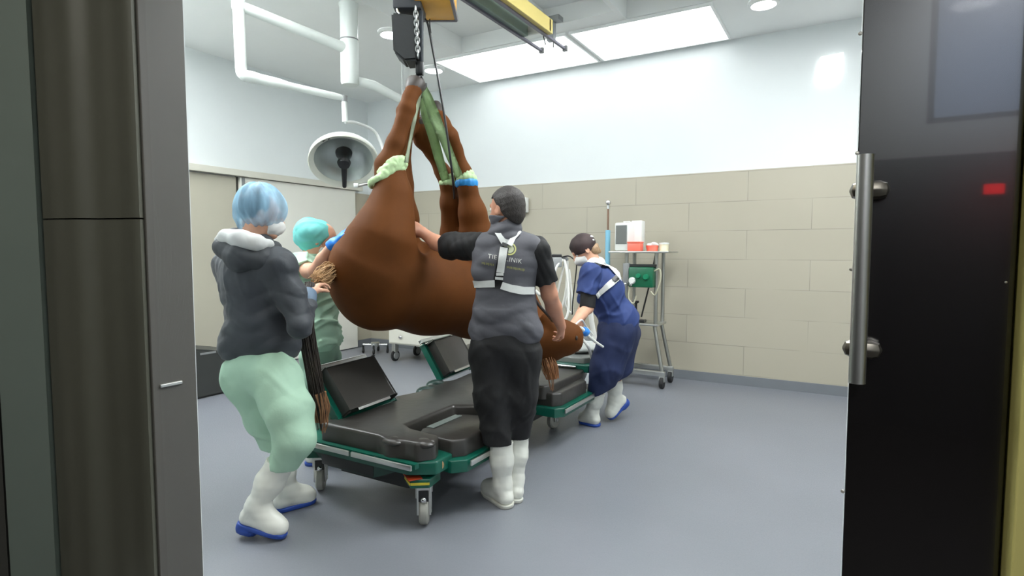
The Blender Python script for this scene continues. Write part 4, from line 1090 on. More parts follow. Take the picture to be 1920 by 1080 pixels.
# =================================================================== woman in mint scrubs with the green cap (d = 3.85)
def scrub_woman():
    root = thing('person', 'woman in mint scrubs and turquoise hair cap pressing a blue glove against the horse', 'person', 'people around the horse')
    D = 3.85
    hf = (RT * .86 + FW * .1 - UP * .5)
    Fh = Frame(P(603, 449, D), hf, UP * .86 + RT * .5)
    bf = (RT * .92 + FW * .25).normalized(); a = torso_axes(bf, UP + RT * .2)
    B = Solid(.006); head(B, Fh, .97)
    B.cone(Fh(-.025, 0, -.05), P(580, 490, D), .053, .06, .03)
    sr, sl = P(568, 496, 3.72), P(590, 490, 4.0)
    B.cone(sr, sl, .05, .05, .03); B.ell(P(590, 540, D), a, (.15, .1, .17), .05); B.ell(P(600, 620, D), a, (.14, .1, .15), .06)
    er, wr = P(592, 507, 3.52), P(627, 456, 3.40)
    B.chain([(sr, .05), (P(578, 508, 3.62), .046), (er, .042)], .02); B.chain([(er, .042), (P(606, 486, 3.47), .04), (wr, .028)], .02)
    F1 = Frame(wr, P(660, 424, 3.33) - wr, UP * .7 - RT * .5 - FW * .4); hand(B, F1, .12, -1, .93)
    el, wl = P(618, 545, 4.05), P(640, 500, 3.9)
    B.chain([(sl, .05), (el, .04)], .02); B.chain([(el, .04), (wl, .028)], .02); F2 = Frame(wl, P(660, 480, 3.8) - wl, UP); hand(B, F2, .2, 1, .93)
    for dx, dd in ((-6, 3.78), (12, 3.94)):
        B.chain([(P(598 + dx, 670, dd), .09), (P(600 + dx, 760, dd), .055), (P(600 + dx, 850, dd), .04)], .03)
    body = B.build('body', M_skin, root); eyes(Fh, body, .97)
    S = Solid(.006); S.ell(P(591, 437, D), (RT + UP * -.25, FW, UP + RT * .25), (.128, .118, .098), .03); S.ell(P(577, 446, D), (RT, FW, UP), (.075, .085, .085), .04); S.cone(P(583, 466, D), P(588, 474, D), .04, .025, .04)
    S.warp(folds(.007, 34, 71)); S.warp(creases(.006, 40, 72)); S.plane(P(608, 458, D), RT * .72 - UP * .69); S.build('hair_cap', mat('turquoise_cap', (104, 190, 186), .7, var=.1, vscale=9, bump=.1), root)
    S = Solid(.005); S.ell(Fh(.035, 0, -.05), Fh.ax, (.086, .06, .054), .01); S.plane(Fh(.03, 0, 0), -Fh.f); mk = S.build('face_mask', M_mask, root)
    e = MB(); e.tube(curve_pts([Fh(.035, -.06, -.03), Fh(.012, -.08, -.01), Fh(-.004, -.083, .012)], 4), .002, 6); e.build('ear_loop', M_mask, mk)
    S = Solid(.007)
    S.ell(P(590, 530, D), a, (.185, .128, .18), .05); S.ell(P(598, 595, D), a, (.16, .11, .15), .08); S.cone(P(600, 630, 3.78), P(604, 632, 3.93), .122, .122, .06)
    S.cone(sr, sl, .068, .068, .05)
    S.cone(sr, P(574, 510, 3.65), .072, .07, .02, (P(573, 508, 3.655), P(574, 508, 3.65) - sr)); S.cone(sl, P(604, 520, 4.03), .07, .068, .02)
    S.plane(P(600, 654, D), V(0, 0, -1)); S.warp(folds(.008, 26, 81)); S.warp(creases(.013, 24, 83, (.7, .7, 1.1), 5)); S.build('scrub_top', M_mint, root)
    S = Solid(.007); S.ell(P(602, 655, D), a, (.16, .118, .1), .05)
    for dx, dd in ((-6, 3.78), (12, 3.94)): S.chain([(P(598 + dx, 670, dd), .105), (P(600 + dx, 760, dd), .08), (P(600 + dx, 835, dd), .07)], .02)
    S.plane(P(602, 835, D), V(0, 0, -1)); S.warp(folds(.006, 26, 82)); S.build('trousers', mat('grey_mint_cloth', (140, 172, 152), .8, var=.06, vscale=5), root)
    for dx, dd in ((-6, 3.78), (12, 3.94)):
        t = P(600 + dx, 820, dd); hb = V(t.x, t.y, 0) - bf * .08; boot(root, hb, hb + bf * .27, t, .06, M_blue)
    Gl = Solid(.005); Fg = Frame(F1.o, F1.f, F1.u)
    hand(Gl, Fg, .12, -1, 1.02); Gl.cone(F1(-.035, 0, 0), F1(.0, 0, 0), .036, .034, .01, (F1(-.035, 0, 0), -F1.f)); Gl.warp(lambda X, Y, Z: -.002 + 0 * X + 0 * Y + 0 * Z)
    Gl.build('glove', mat('blue_nitrile', (34, 128, 226), .4, var=.06, vscale=20), root)
scrub_woman()

# =================================================================== woman in navy scrubs bending to the horse's head (d = 4.6)
def navy_woman():
    root = thing('person', 'woman in navy scrubs and dark cap bending over the horse\'s head', 'person', 'people around the horse')
    D = 4.6
    hf = (RT * -.82 - FW * .1 - UP * .55)
    Fh = Frame(P(1095, 469, D), hf, UP * .84 - RT * .5)
    bf = (RT * -.93 - FW * .25).normalized(); tu = (P(1118, 505, D) - P(1168, 610, D)).normalized(); a = torso_axes(bf, tu)
    B = Solid(.006); head(B, Fh, .97)
    B.cone(Fh(-.025, 0, -.05), P(1116, 500, D), .053, .06, .03)
    sl, sr = P(1106, 512, D - .15), P(1118, 508, D + .15)
    B.cone(sl, sr, .05, .05, .03); B.ell(P(1132, 540, D), a, (.15, .1, .18), .05); B.ell(P(1160, 605, D), a, (.15, .1, .14), .06)
    el, wl = P(1102, 578, D - .2), P(1072, 612, 4.18)
    B.chain([(sl, .05), (el, .042)], .02); B.chain([(el, .043), (P(1090, 590, 4.33), .041), (wl, .028)], .02)
    F1 = Frame(wl, P(1058, 634, 4.06) - wl, UP * .5 - FW * .5 + RT * .4); hand(B, F1, .5, 1, .95)
    er, wr = P(1092, 585, D + .05), P(1078, 640, 4.35)
    B.chain([(sr, .05), (er, .042)], .02); B.chain([(er, .042), (wr, .028)], .02); F2 = Frame(wr, P(1072, 655, 4.2) - wr, UP); hand(B, F2, .5, -1, .95)
    B.chain([(P(1150, 620, D - .05), .1), (P(1128, 700, 4.56), .06), (P(1119, 745, 4.6), .045)], .03)
    B.chain([(P(1165, 620, D + .1), .1), (P(1160, 690, 4.72), .06), (P(1153, 716, 4.75), .045)], .03)
    body = B.build('body', M_skin, root); eyes(Fh, body, .97)
    def cutp(X, Y, Z):
        o = Fh.o; pf = (X - o.x) * Fh.f.x + (Y - o.y) * Fh.f.y + (Z - o.z) * Fh.f.z; pu = (X - o.x) * Fh.u.x + (Y - o.y) * Fh.u.y + (Z - o.z) * Fh.u.z
        return np.maximum(-.02 - pu + pf * .25, pf - .085)
    S = Solid(.006); S.ell(Fh(-.01, 0, .035), Fh.ax, (.108, .086, .098), .02, False, cutp); S.warp(folds(.002, 60, 91)); S.build('scrub_cap', mat('black_patterned_cap', (52, 38, 38), .7, var=.6, vscale=7), root)
    k = MB(); k.ball(Fh(-.1, -.005, .055), .014, (1, 1, .7)).ball(Fh(-.1, .03, .06), .02, (1, 1, .5)).ball(Fh(-.095, .045, .03), .014, (1, 1, .6)); k.build('cap_tie', M_strapw, root, True)
    S = Solid(.006); S.ell(Fh(-.06, 0, -.03), Fh.ax, (.05, .068, .06), .02); S.cone(Fh(-.085, .0, -.03), Fh(-.095, 0, -.075), .03, .018, .02); S.warp(folds(.003, 90, 92)); S.build('hair', M_lhair, root)
    S = Solid(.005); S.ell(Fh(.035, 0, -.05), Fh.ax, (.086, .06, .054), .01); S.plane(Fh(.03, 0, 0), -Fh.f); S.build('face_mask', M_mask, root)
    nv = mat('navy_scrub_cloth', (37, 57, 110), .75, var=.08, vscale=6, bump=.08, bscale=50)
    S = Solid(.007)
    S.ell(P(1134, 545, D), a, (.185, .145, .2), .06); S.ell(P(1160, 600, D), a, (.175, .155, .16), .08); S.cone(sl, sr, .074, .074, .06)
    S.cone(sl, P(1098, 556, D - .18), .078, .078, .03, (P(1099, 551, D - .18), P(1098, 556, D - .18) - sl)); S.cone(sr, P(1100, 560, D + .1), .075, .075, .03)
    S.warp(folds(.004, 26, 93)); S.warp(creases(.007, 26, 97, (.8, .8, 1), 4)); S.plane(P(1165, 628, D), P(1168, 640, D) - P(1140, 545, D)); st = S.build('scrub_top', nv, root); nb = S.bvh()
    S = Solid(.006); S.cone(sl, P(1101, 580, D - .2), .062, .06, .03, (P(1100, 577, D - .2), P(1101, 578, D - .2) - sl)); S.build('undershirt_sleeve', M_blk, root)
    S = Solid(.006); S.cone(P(1113, 497, D - .06), P(1122, 494, D + .06), .058, .056, .02); S.warp(folds(.002, 60, 94)); S.build('neckline_trim', M_strapw, st)
    S = Solid(.008)
    S.ell(P(1160, 612, D), a, (.172, .15, .13), .06)
    S.chain([(P(1156, 628, D - .03), .15), (P(1137, 690, 4.56), .122), (P(1122, 742, 4.58), .086)], .05)
    S.chain([(P(1168, 625, D + .08), .14), (P(1160, 690, 4.7), .1), (P(1150, 722, 4.72), .07)], .05)
    S.plane(P(1122, 736, 4.58), V(RT.x * .5, RT.y * .5, -1)); S.warp(folds(.005, 22, 95, (1, 1, .5))); S.warp(creases(.004, 18, 96, (1.2, 1.2, .4), 4)); S.build('surgical_gown', mat('deep_navy_gown', (25, 38, 76), .75, var=.08, vscale=5, bump=.06), root)
    boot(root, G(1124, 801), G(1086, 791), P(1120, 733, 4.6), .066, M_blue)
    tb = P(1142, 790, 4.76); tb.z = .004; hb = P(1177, 750, 4.82)
    boot(root, hb, tb, P(1152, 712, 4.74), .064, M_blue, heel=.02)
    ribbon('harness_strap', [(1112, 490), (1125, 489), (1136, 493), (1148, 505), (1158, 516), (1166, 526)], 7, nb, M_strapw, st, .012)
    ribbon('harness_strap', [(1161, 517), (1145, 532), (1130, 545), (1118, 555)], 10, nb, M_strapw, st, .012)
    ribbon('harness_buckle', [(1150, 521), (1155, 527)], 9, nb, M_black, st, .017)
navy_woman()
# ------------------------------------------------------------------ surgical lamp on its ceiling column
M_lampw = mat('lamp_enamel', (216, 222, 218), .35, var=.015)
sl_ = thing('surgical_light', 'dish shaped surgical light on a white jointed ceiling arm', 'operating light'); L0 = V(-3.92, 3.85, ZC); sl_.location = L0
def lp(mb, name, m, parent=sl_, smooth=True):
    for v in mb.bm.verts: v.co -= L0
    return mb.build(name, m, parent, smooth)
lp(MB().lathe((L0.x, L0.y, ZC - .0005), (0, 0, -1), [(.0, 0), (.085, 0), (.085, .02), (.08, .03), (.078, .12), (.078, .3), (.08, .3), (.08, .69), (.07, .71), (0, .71)], 32), 'ceiling_column', M_lampw)
lp(MB().lathe((L0.x, L0.y, ZC - .31), (0, 0, -1), [(.083, 0), (.083, .012)], 32), 'column_ring', M_gplastic)
def lw(d, px, py): return P(px, py, d)
n1 = P(447, 10, 4.62); n2 = P(452, 128, 4.62); e1 = V(L0.x, L0.y, P(655, 92, 5.28).z)
lp(MB().tube([e1, e1.lerp(n1, .1), n1 + (e1 - n1) * .03], [.06, .045, .042], 20), 'upper_arm', M_lampw)
lp(MB().lathe(n1 + V(0, 0, -.04), (0, 0, 1), [(0, 0), (.045, 0), (.05, .02), (.05, .08), (.04, .1), (0, .1)], 24), 'knuckle_joint', M_lampw)
lp(MB().tube([n1, n2], .043, 20), 'drop_tube', M_lampw)
n3 = P(645, 184, 5.12)
lp(MB().tube(curve_pts([n2, P(456, 140, 4.62), P(478, 146, 4.68), P(520, 156, 4.78), n3], 5), [.043] * 6 + [.046] * 5 + [.042] * 5 + [.03] * 4 + [.022], 16), 'lower_arm', M_lampw)
lp(MB().tube([n3 + V(0, 0, .02), n3 + V(0, 0, -.03)], .03, 16), 'swivel_collar', M_gplastic)
n4 = P(647, 229, 5.12); lp(MB().tube([n3, n4], .024, 14), 'swivel_tube', M_lampw)
lc = P(645, 303, 5.2); axd = ((CAM - lc).normalized() * 1); axd = (V(axd.x, axd.y, 0).normalized() * math.cos(math.radians(50)) - UP * math.sin(math.radians(50))).normalized(); R = .305
yk = MB(); hor = axd.cross(UP).normalized(); bk = (-axd + UP * .2).normalized()
yk.tube(curve_pts([n4, P(670, 231, 5.25), P(705, 250, 5.42), P(722, 300, 5.42), P(712, 335, 5.3), P(690, 344, 5.15)], 6), .014, 10)
lp(yk, 'yoke', mat('yoke_grey', (205, 208, 206), .35, .2, var=.02))
yk = MB().tube([P(668, 349, 5.05), P(700, 342, 5.1)], .014, 10); yk.obox(P(668, 348, 5.05), RT * .02, FW * .015, UP * .02, .005); lp(yk, 'handle_bracket', M_steel)
dm = MB(); prof = [(R, .0), (R * .985, -.035), (R * .93, -.06), (R * .78, -.10), (R * .55, -.13), (R * .28, -.148), (0, -.152)]
dm.lathe(lc, axd, prof, 40); dsh = lp(dm, 'dish', M_lampw)
rm = MB(); rm.lathe(lc, axd, [(R, -.002), (R * 1.005, .012), (R * .985, .018), (R * .84, -.012), (R * .84, -.02)], 40); lp(rm, 'rim', mat('rim_cream', (206, 208, 196), .4, var=.02), dsh)
rf = MB(); rf.lathe(lc, axd, [(R * .84, -.014), (R * .76, -.05), (R * .58, -.09), (R * .33, -.115), (0, -.125)], 24)
mr = mat('mirror_reflector', (196, 204, 200), .3, .7, var=.15, vscale=3); lp(rf, 'reflector', mr, dsh)
bh = MB(); bh.lathe(lc - axd * .12, axd, [(.075, 0), (.07, .03), (.05, .06), (.052, .12), (.06, .135), (.05, .165), (0, .17)], 24, True); lp(bh, 'bulb_holder', M_black, dsh)
bh = MB(); dn = (axd.cross(hor)).normalized(); dn = dn if dn.z < 0 else -dn
bh.tube([lc - axd * .01, lc + dn * R * .5 + axd * .02, lc + dn * R * .98 + axd * .005], [.03, .024, .02], 10); lp(bh, 'bulb_arm', M_black, dsh)
lg = MB()
for ang, w, mm in ((-34, .022, 0), (-24, .018, 0)):
    t = math.radians(ang); q = lc - dn * R * .92 * math.cos(t) + hor * R * .92 * math.sin(t) * (1 if hor.dot(RT) > 0 else -1) + axd * .004
    lg.obox(q, (hor if hor.dot(RT) > 0 else -hor) * w * .7 + UP * .01, axd * .002, dn * .007)
lp(lg, 'maker_mark', M_black, dsh, False)
# second arm of the same column
lp(MB().tube([V(L0.x, L0.y, P(674, 148, 5.3).z), P(700, 160, 5.4), P(770, 196, 5.62)], [.04, .042, .036], 18), 'second_arm', M_lampw)
# thin conduit hanging near the corner
t = thing('hanging_conduit', 'thin white conduit hanging from the ceiling behind the chain bag', 'conduit'); c = P(754, 110, 5.95); t.location = (c.x, c.y, ZC)
MB().tube([(0, 0, -.0005), (0, 0, P(757, 186, 5.95).z - ZC)], .012, 10).build('pipe', mat('conduit_grey', (186, 190, 188), .5, var=0), t, True); MB().lathe((0, 0, -.0005), (0, 0, -1), [(0, 0), (.03, 0), (.03, .012), (.013, .02)], 16).build('ceiling_plate', M_lampw, t, True)
# ------------------------------------------------------------------ anaesthesia trolley at the rear wall
ct = thing('equipment_trolley', 'stainless steel trolley on castors carrying the monitor beside the tiled wall', 'trolley'); C0 = V(-1.88, 6.0, 0); ct.location = C0
def cp(mb, name, m, parent=ct, smooth=True):
    for v in mb.bm.verts: v.co -= C0
    return mb.build(name, m, parent, smooth)
cp(MB().box((-2.2, 5.85, 1.405), (-1.56, 6.25, 1.425), .004), 'top_shelf', M_steel)
cp(MB().box((-2.06, 5.88, .645), (-1.66, 6.2, .665), .004), 'middle_shelf', M_steel)
for x, y in ((-2.02, 5.92), (-1.7, 5.92), (-2.02, 6.18), (-1.7, 6.18)):
    x2 = x + (-.12 if x < -1.8 else .09); y2 = y + (-.04 if y < 6 else .03)
    cp(MB().tube(curve_pts([(x, y, 1.405), (x, y, .9), (x, y, .66), (x, y, .6), (x2, y2, .16)], 6), .02, 12), 'leg', mat('dull_steel', (160, 160, 154), .4, 1., var=.08))
for y in (5.88, 6.21): cp(MB().box((-2.18, y - .025, .13), (-1.58, y + .025, .18), .006), 'base_rail', M_steel)
for x, y in ((-2.14, 5.88), (-1.61, 5.88), (-2.14, 6.21), (-1.61, 6.21)):
    w = cp(MB().lathe((x - .02, y, .062), (1, 0, 0), [(0, 0), (.055, 0), (.062, .008), (.062, .032), (.055, .04), (0, .04)], 20), 'castor', M_rubber); cp(MB().box((x - .03, y - .02, .07), (x + .03, y + .02, .13), .005), 'castor_fork', M_steel, w)
def prop(name, label, cat, c): o = thing(name, label, cat); o.location = c; return o
t = prop('patient_monitor', 'white patient monitor with grey screen on the trolley\'s top shelf', 'monitor', (-2.06, 6.0, 1.4255))
MB().obox((0, 0, .155), (.085, -.02, 0), (.028, .06, 0), (0, 0, .15), .012).build('housing', M_wplastic, t, True)
MB().obox((-.028 * 1.03, -.0645, .175), (.066, -.0155, 0), (.0005, .002, 0), (0, 0, .1), .001).build('screen', mat('grey_screen', (112, 116, 114), .2, var=.05), t)
MB().obox((.115, .06, .165), (.06, .0, 0), (0, .06, 0), (0, 0, .16), .012).build('rear_module', M_wplastic, t, True)
MB().tube([(-.0, 0, .3), (-.02, -.02, .315), (.05, -.03, .315), (.06, -.01, .3)], .006).build('handle', M_wplastic, t)
M_coral = mat('coral_plastic', (246, 118, 98), .4, var=.05)
t = prop('coral_box', 'coral red box standing directly in front of the white monitor', 'box', (-1.93, 5.93, 1.4255)); MB().box((-.07, -.06, 0), (.07, .06, .085), .01).build('body', M_coral, t, True); MB().box((-.072, -.062, .085), (.072, .062, .1), .004).build('lid', M_coral, t)
t = prop('coral_bowl', 'coral red tub with crumpled white swabs between the monitor and the cream tub', 'tub', (-1.77, 6.0, 1.4255)); MB().lathe((0, 0, 0), (0, 0, 1), [(0, 0), (.055, 0), (.068, .06), (.064, .06), (.05, .006), (0, .006)], 24).build('bowl', M_coral, t, True)
s = Solid(.006); s.ell((-1.77 + .02, 6.0, 1.487), ((1, 0, 0), (0, 1, 0), (0, 0, 1)), (.04, .03, .03), .02); s.ell((-1.77 - .03, 6.0, 1.482), ((1, 0, 0), (0, 1, 0), (0, 0, 1)), (.03, .03, .025), .02); s.warp(folds(.006, 90, 5)); tag(s.build('swab_bundle', M_mask), 'crumpled white swabs lying in the coral red tub', 'swabs')
t = prop('cream_tub', 'cream lidded tub at the right end of the trolley shelf', 'tub', (-1.645, 6.0, 1.4255)); MB().lathe((0, 0, 0), (0, 0, 1), [(0, 0), (.045, 0), (.048, .07), (0, .07)], 24).build('body', mat('cream_plastic', (226, 218, 188), .4, var=.02), t, True); MB().lathe((0, 0, .0702), (0, 0, 1), [(0, 0), (.052, 0), (.052, .016), (0, .02)], 24).build('lid', M_wplastic, t, True)
t = prop('green_ventilator', 'dark green ventilator unit with dials hung in the trolley frame', 'ventilator', (-1.83, 5.86, 1.14))
MB().box((-.13, -.06, -.09), (.13, .055, .12), .015).build('housing', mat('bottle_green', (14, 92, 62), .4, var=.15, vscale=10), t, True)
MB().box((-.14, -.02, .12), (.14, .05, .15), .005).build('top_plate', M_under, t); MB().box((-.2, -.04, -.08), (-.131, .03, .16), .012).build('side_unit', M_gplastic, t, True)
for x, z, r in ((-.085, -.02, .036), (-.02, .03, .026), (.06, .02, .03)):
    MB().lathe((x, -.0605, z), (0, -1, 0), [(0, 0), (r, 0), (r, .02), (r * .8, .03), (0, .03)], 20).build('dial', M_wplastic if x < -.05 else mat('green_dial', (20, 120, 84), .35, var=.1), t, True)
for x in (-.16, -.1): MB().ball((x, -.06, -.06), .02).build('connector', M_chrome, t, True)
M_hosec = mat('clear_hose', (176, 174, 150), .4, var=.1)
MB().tube(curve_pts([(.13, -.02, .08), (.19, -.03, .1), (.2, -.03, .0), (.15, -.03, -.16), (.1, -.03, -.13)], 6), .008).build('tube', M_hosec, t); MB().tube(curve_pts([(-.12, -.03, -.09), (-.13, -.04, -.2), (-.08, -.04, -.26), (-.05, -.03, -.18)], 6), .008).build('tube', M_hosec, t)
t = prop('gas_bottle', 'dark grey gas bottle standing in the lower part of the trolley', 'gas bottle', (-2.06, 5.98, .1805)); MB().lathe((0, 0, 0), (0, 0, 1), [(0, 0), (.1, 0), (.105, .02), (.105, .4), (.08, .43), (0, .44)], 28).build('cylinder', mat('charcoal_paint', (62, 64, 66), .4, var=.05), t, True); MB().cyl((0, 0, .43), (0, 0, .458), .02).build('valve', M_steel, t, True)
t = prop('clamp_stand', 'small black clamp stand on the trolley\'s middle shelf with a leaning rod', 'clamp stand', (-1.93, 5.98, .6655)); m = MB(); m.lathe((0, 0, 0), (0, 0, 1), [(0, 0), (.06, 0), (.05, .02), (.014, .03), (.012, .2), (.03, .21), (.03, .23), (0, .23)], 18); m.build('stand', M_black, t, True)
MB().tube([(.06, 0, .06), (.14, .02, .42), (.19, .04, .72)], .009, 8).build('rod', M_black, t); MB().box((.02, -.03, .001), (.1, .05, .03), .004).build('foot', M_black, t)
# drip stand
t = prop('drip_stand', 'thin drip stand with steel knob and blue tape, behind the bending woman', 'drip stand', (-2.34, 6.2, 0)); zt = 1.97
m = MB(); m.cyl((0, 0, 0.12), (0, 0, zt - .04), .011, 14); m.build('pole', mat('copper_steel', (140, 112, 96), .35, .8, var=.05), t, True)
MB().ball((0, 0, zt), .032, (1, 1, .9)).build('knob', M_chrome, t, True); MB().lathe((0, 0, zt - .07), (0, 0, 1), [(.02, 0), (.02, .04)], 16, True, True).build('knob_collar', M_chrome, t, True)
MB().lathe((0, 0, 1.2), (0, 0, 1), [(.013, 0), (.028, .004), (.028, .46), (.013, .464)], 16).build('blue_sleeve', mat('light_blue_sleeve', (136, 196, 222), .6, var=.05), t, True)
for k in range(5):
    an = 2 * PI * k / 5; lg_ = MB().tube([(0, 0, .13), (.07 * math.cos(an), .07 * math.sin(an), .075), (.1 * math.cos(an), .1 * math.sin(an), .07)], .012, 8).build('foot', M_steel, t); MB().ball((.1 * math.cos(an), .1 * math.sin(an), .028), .028).build('castor', M_rubber, lg_, True)
# hoses beside the bending woman: stand with coiled white hoses
M_hose = mat('white_hose', (228, 228, 222), .4, var=.02)
hp0 = P(1040, 500, 5.75); t = prop('hose_stand', 'grey hose stand behind the man\'s right arm', 'stand', (hp0.x, hp0.y, 0))
zz = P(1050, 486, 5.75).z
MB().tube(curve_pts([(0, 0, .06), (0, 0, .7), (0, 0, zz - .1), RT * .03 + V(0, 0, zz - .01), RT * .1 + V(0, 0, zz + .015), RT * .13 + V(0, 0, zz - .01)], 6), .016, 12).build('pole', M_gplastic, t, True)
MB().lathe((0, 0, 0), (0, 0, 1), [(0, 0), (.2, 0), (.2, .03), (.03, .06), (0, .07)], 28).build('base', M_gplastic, t, True)
MB().obox((0, 0, zz - .03), RT * .07, FW * .05, UP * .05, .015).build('head_unit', mat('machine_grey', (150, 152, 152), .4, var=.05), t, True)
MB().obox(RT * .02 + V(0, 0, zz + .028), RT * .05, FW * .03, UP * .022, .008).build('cap', M_black, t, True)
def hose(label, pts, r=.0125, m=M_hose, name='breathing_hose', grp='white breathing hoses'):
    o = MB().tube(curve_pts(pts, 8), r, 10).build(name, m, None, True); tag(o, label, 'hose', grp); return o
hose('thick white hose hanging in the widest loop beside the man\'s right arm', [P(1056, 487, 5.73), P(1043, 502, 5.70), P(1034, 545, 5.70), P(1036, 590, 5.68), P(1050, 604, 5.66), P(1064, 590, 5.66), P(1066, 545, 5.68), P(1062, 505, 5.70), P(1058, 487, 5.72)])
hose('white hose of the middle loop beside the man\'s right arm', [P(1060, 488, 5.77), P(1052, 520, 5.77), P(1040, 575, 5.77), P(1046, 592, 5.77), P(1058, 560, 5.76), P(1063, 520, 5.76), P(1064, 490, 5.77)], .011)
hose('white hose hanging in the longest, lowest loop by the bending woman', [P(1062, 489, 5.82), P(1066, 530, 5.82), P(1060, 570, 5.82), P(1072, 586, 5.82), P(1072, 555, 5.82), P(1067, 505, 5.82)], .012)
hose('short white hose at the man\'s elbow beneath the coiled loops', [P(1004, 545, 5.6), P(1012, 552, 5.62), P(1026, 556, 5.68), P(1036, 542, 5.73), P(1039, 515, 5.75)], .016)
hose('thin black cable hanging between the white loops and the navy scrubs', [P(1048, 484, 5.74), P(1066, 480, 5.72), P(1079, 490, 5.7), P(1081, 500, 5.7), P(1078, 530, 5.7), P(1074, 565, 5.7), P(1073, 590, 5.7)], .0065, M_black, 'black_cable', 'black cables')
hose('black lead rope running from the man\'s waist to the horse\'s halter', [P(1000, 556, 3.3), P(1012, 574, 3.45), P(1028, 592, 3.65), P(1036, 602, 3.82)], .009, M_black, 'lead_rope', 'ropes')
# breathing tube from the horse's mouth
t = thing('breathing_connector', 'bright blue connector between the horse\'s mouth and the white hose', 'connector', 'airway parts'); c = P(1097, 622, 4.0); t.location = c
dr = (P(1120, 640, 4.15) - P(1085, 612, 3.93)).normalized()
MB().lathe(-dr * .03, dr, [(0, 0), (.022, 0), (.03, .012), (.03, .045), (.022, .055), (0, .055)], 20).build('collar', mat('bright_blue_plastic', (48, 128, 214), .4, var=.05), t, True)
MB().lathe(-dr * .075, dr, [(0, 0), (.014, 0), (.014, .045), (0, .045)], 16).build('tube_end', M_wplastic, t, True)
hose('white tube from the blue connector down behind the navy gown', [P(1100, 626, 4.02), P(1108, 634, 4.06), P(1118, 642, 4.16), P(1130, 650, 4.3)], .010)
hose('thin white tube rising from the horse\'s mouth past the blue connector', [P(1076, 612, 3.95), P(1090, 600, 4.0), P(1099, 612, 4.1), P(1112, 628, 4.2)], .006)
hose('thick white tube arching behind the bending woman\'s elbow', [P(1125, 556, 5.1), P(1112, 562, 5.1), P(1107, 575, 5.1), P(1109, 600, 5.1), P(1116, 640, 5.1), P(1120, 680, 5.1)], .022)
hose('white tube lying low behind the horse\'s muzzle', [P(1090, 634, 4.5), P(1100, 646, 4.5), P(1106, 658, 4.55), P(1109, 672, 4.6)], .012)
# pale machine body behind the head end of the table
t = thing('anaesthetic_machine', 'pale grey anaesthetic machine low behind the horse\'s muzzle', 'machine'); q = P(1095, 665, 5.9); t.location = (q.x, q.y, 0)
MB().obox((0, 0, .3), RT * .2, FW * .15, UP * .22, .02).build('cabinet', mat('pale_grey_enamel', (196, 200, 200), .4, var=.03), t, True)
MB().obox(V(0, 0, .55), RT * .17, FW * .12, UP * .03, .01).build('worktop', M_gplastic, t, True)
MB().obox(FW * -.152 + V(0, 0, .36), RT * .15, FW * .002, UP * .05).build('drawer_front', M_wplastic, t)
for sx in (-1, 1):
    for sy in (-1, 1): MB().ball(RT * .15 * sx + FW * .1 * sy + V(0, 0, .041), .04).build('castor', M_rubber, t, True)
# ------------------------------------------------------------------ white cabinet on castors by the left wall corner
t = thing('rolling_cabinet', 'white cabinet on castors below the horse\'s back, near the corner', 'cabinet'); t.location = (-4.65, 5.85, 0)
MB().box((-.44, -.25, .23), (.5, .3, .86), .006).build('carcass', mat('cream_cabinet', (214, 212, 200), .4, var=.015), t)
f = MB().box((-.42, -.268, .25), (.48, -.251, .52), .003).build('drawer', mat('cream_cabinet', (214, 212, 200)), t); MB().ball((-.22, -.285, .335), .022, (1.3, .8, 1)).build('knob', M_chrome, f, True)
f = MB().box((-.42, -.268, .535), (.48, -.251, .84), .003).build('drawer', mat('cream_cabinet', (214, 212, 200)), t); MB().ball((-.22, -.285, .7), .022, (1.3, .8, 1)).build('knob', M_chrome, f, True)
for x, y in ((-.38, -.2), (.44, -.2), (-.38, .24), (.44, .24)):
    m = MB(); m.box((x - .03, y - .035, .12), (x + .03, y + .035, .229), .005); fk = m.build('castor_fork', M_steel, t)
    MB().lathe((x - .018, y, .072), (1, 0, 0), [(0, 0), (.05, 0), (.072, .006), (.072, .03), (.05, .036), (0, .036)], 24).build('castor', M_rubber, fk, True); MB().lathe((x + .0185, y, .072), (1, 0, 0), [(0, 0), (.048, 0), (.045, .008), (0, .01)], 24).build('hub', M_gplastic, fk, True)
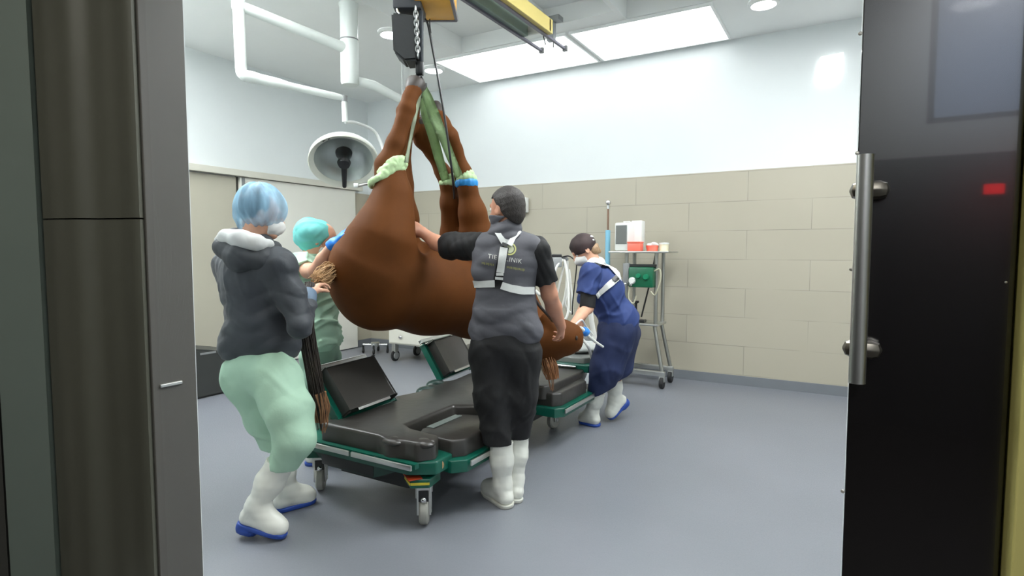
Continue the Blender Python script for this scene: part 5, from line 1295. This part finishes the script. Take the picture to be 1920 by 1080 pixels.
# low dolly next to it
t = thing('low_dolly', 'low chrome dolly on black castors between the white door and the white cabinet', 'dolly'); c = G(704, 662); t.location = (c.x, c.y, 0)
MB().tube([RT * -.17 + V(0, 0, .12), RT * .17 + V(0, 0, .12)], .018, 12).build('crossbar', M_chrome, t, True); MB().tube([FW * -.1 + V(0, 0, .12), FW * .17 + V(0, 0, .12)], .018, 12).build('crossbar', M_chrome, t, True)
MB().lathe((0, 0, .1), (0, 0, 1), [(0, 0), (.06, 0), (.06, .05), (0, .06)], 20).build('hub', M_steel, t, True)
for d in (RT * -.17, RT * .17, FW * -.1, FW * .17):
    k = MB(); k.obox(d + V(0, 0, .085), RT * .012, FW * .012, UP * .04, .003); fk = k.build('castor_fork', M_under, t); MB().lathe(d + V(0, 0, .036) - RT * .012, RT, [(0, 0), (.032, 0), (.036, .004), (.036, .02), (.032, .024), (0, .024)], 18).build('castor', M_rubber, fk, True)
# dark padded block along the left wall
t = thing('padded_block', 'dark padded wedge block on the floor beyond the left door frame', 'mat'); t.location = (-5.7, 3.2, 0)
m = MB(); pr = [(-1.0, 0), (.68, 0), (.68, .35), (-.0, .49), (-1.0, .52)]
lo = [m.bm.verts.new((-.5, y, z)) for y, z in pr]; hi = [m.bm.verts.new((.35, y, z)) for y, z in pr]; m.bm.faces.new(lo); m.bm.faces.new(hi)
for i in range(5): m.bm.faces.new((lo[i], lo[(i + 1) % 5], hi[(i + 1) % 5], hi[i]))
bmesh.ops.recalc_face_normals(m.bm, faces=m.bm.faces[:]); bmesh.ops.bevel(m.bm, geom=m.bm.edges[:], offset=.02, segments=2, affect='EDGES')
m.build('block', mat('charcoal_vinyl', (52, 54, 52), .5, var=.05), t, True); MB().box((.351, .04, .425), (.356, .2, .445), .001).build('pale_tag', M_gplastic, t)

# ------------------------------------------------------------------ give every thing its origin at its own base
bpy.context.view_layer.update()
def rebase(o):
    ms = [c for c in [o] + list(o.children_recursive) if c.type == 'MESH']
    if not ms or o.location.length > 1e-6 or o.get('kind') == 'structure': return
    pts = [v.co for c in ms for v in c.data.vertices]
    lo = [min(p[i] for p in pts) for i in range(3)]; hi = [max(p[i] for p in pts) for i in range(3)]
    b = V((lo[0] + hi[0]) / 2, (lo[1] + hi[1]) / 2, lo[2])
    for c in ms: c.data.transform(Matrix.Translation(-b))
    o.location = b
for o in list(COL.objects):
    if o.parent is None and o.type in ('MESH', 'EMPTY') and o.get('category'): rebase(o)
bpy.context.view_layer.update()
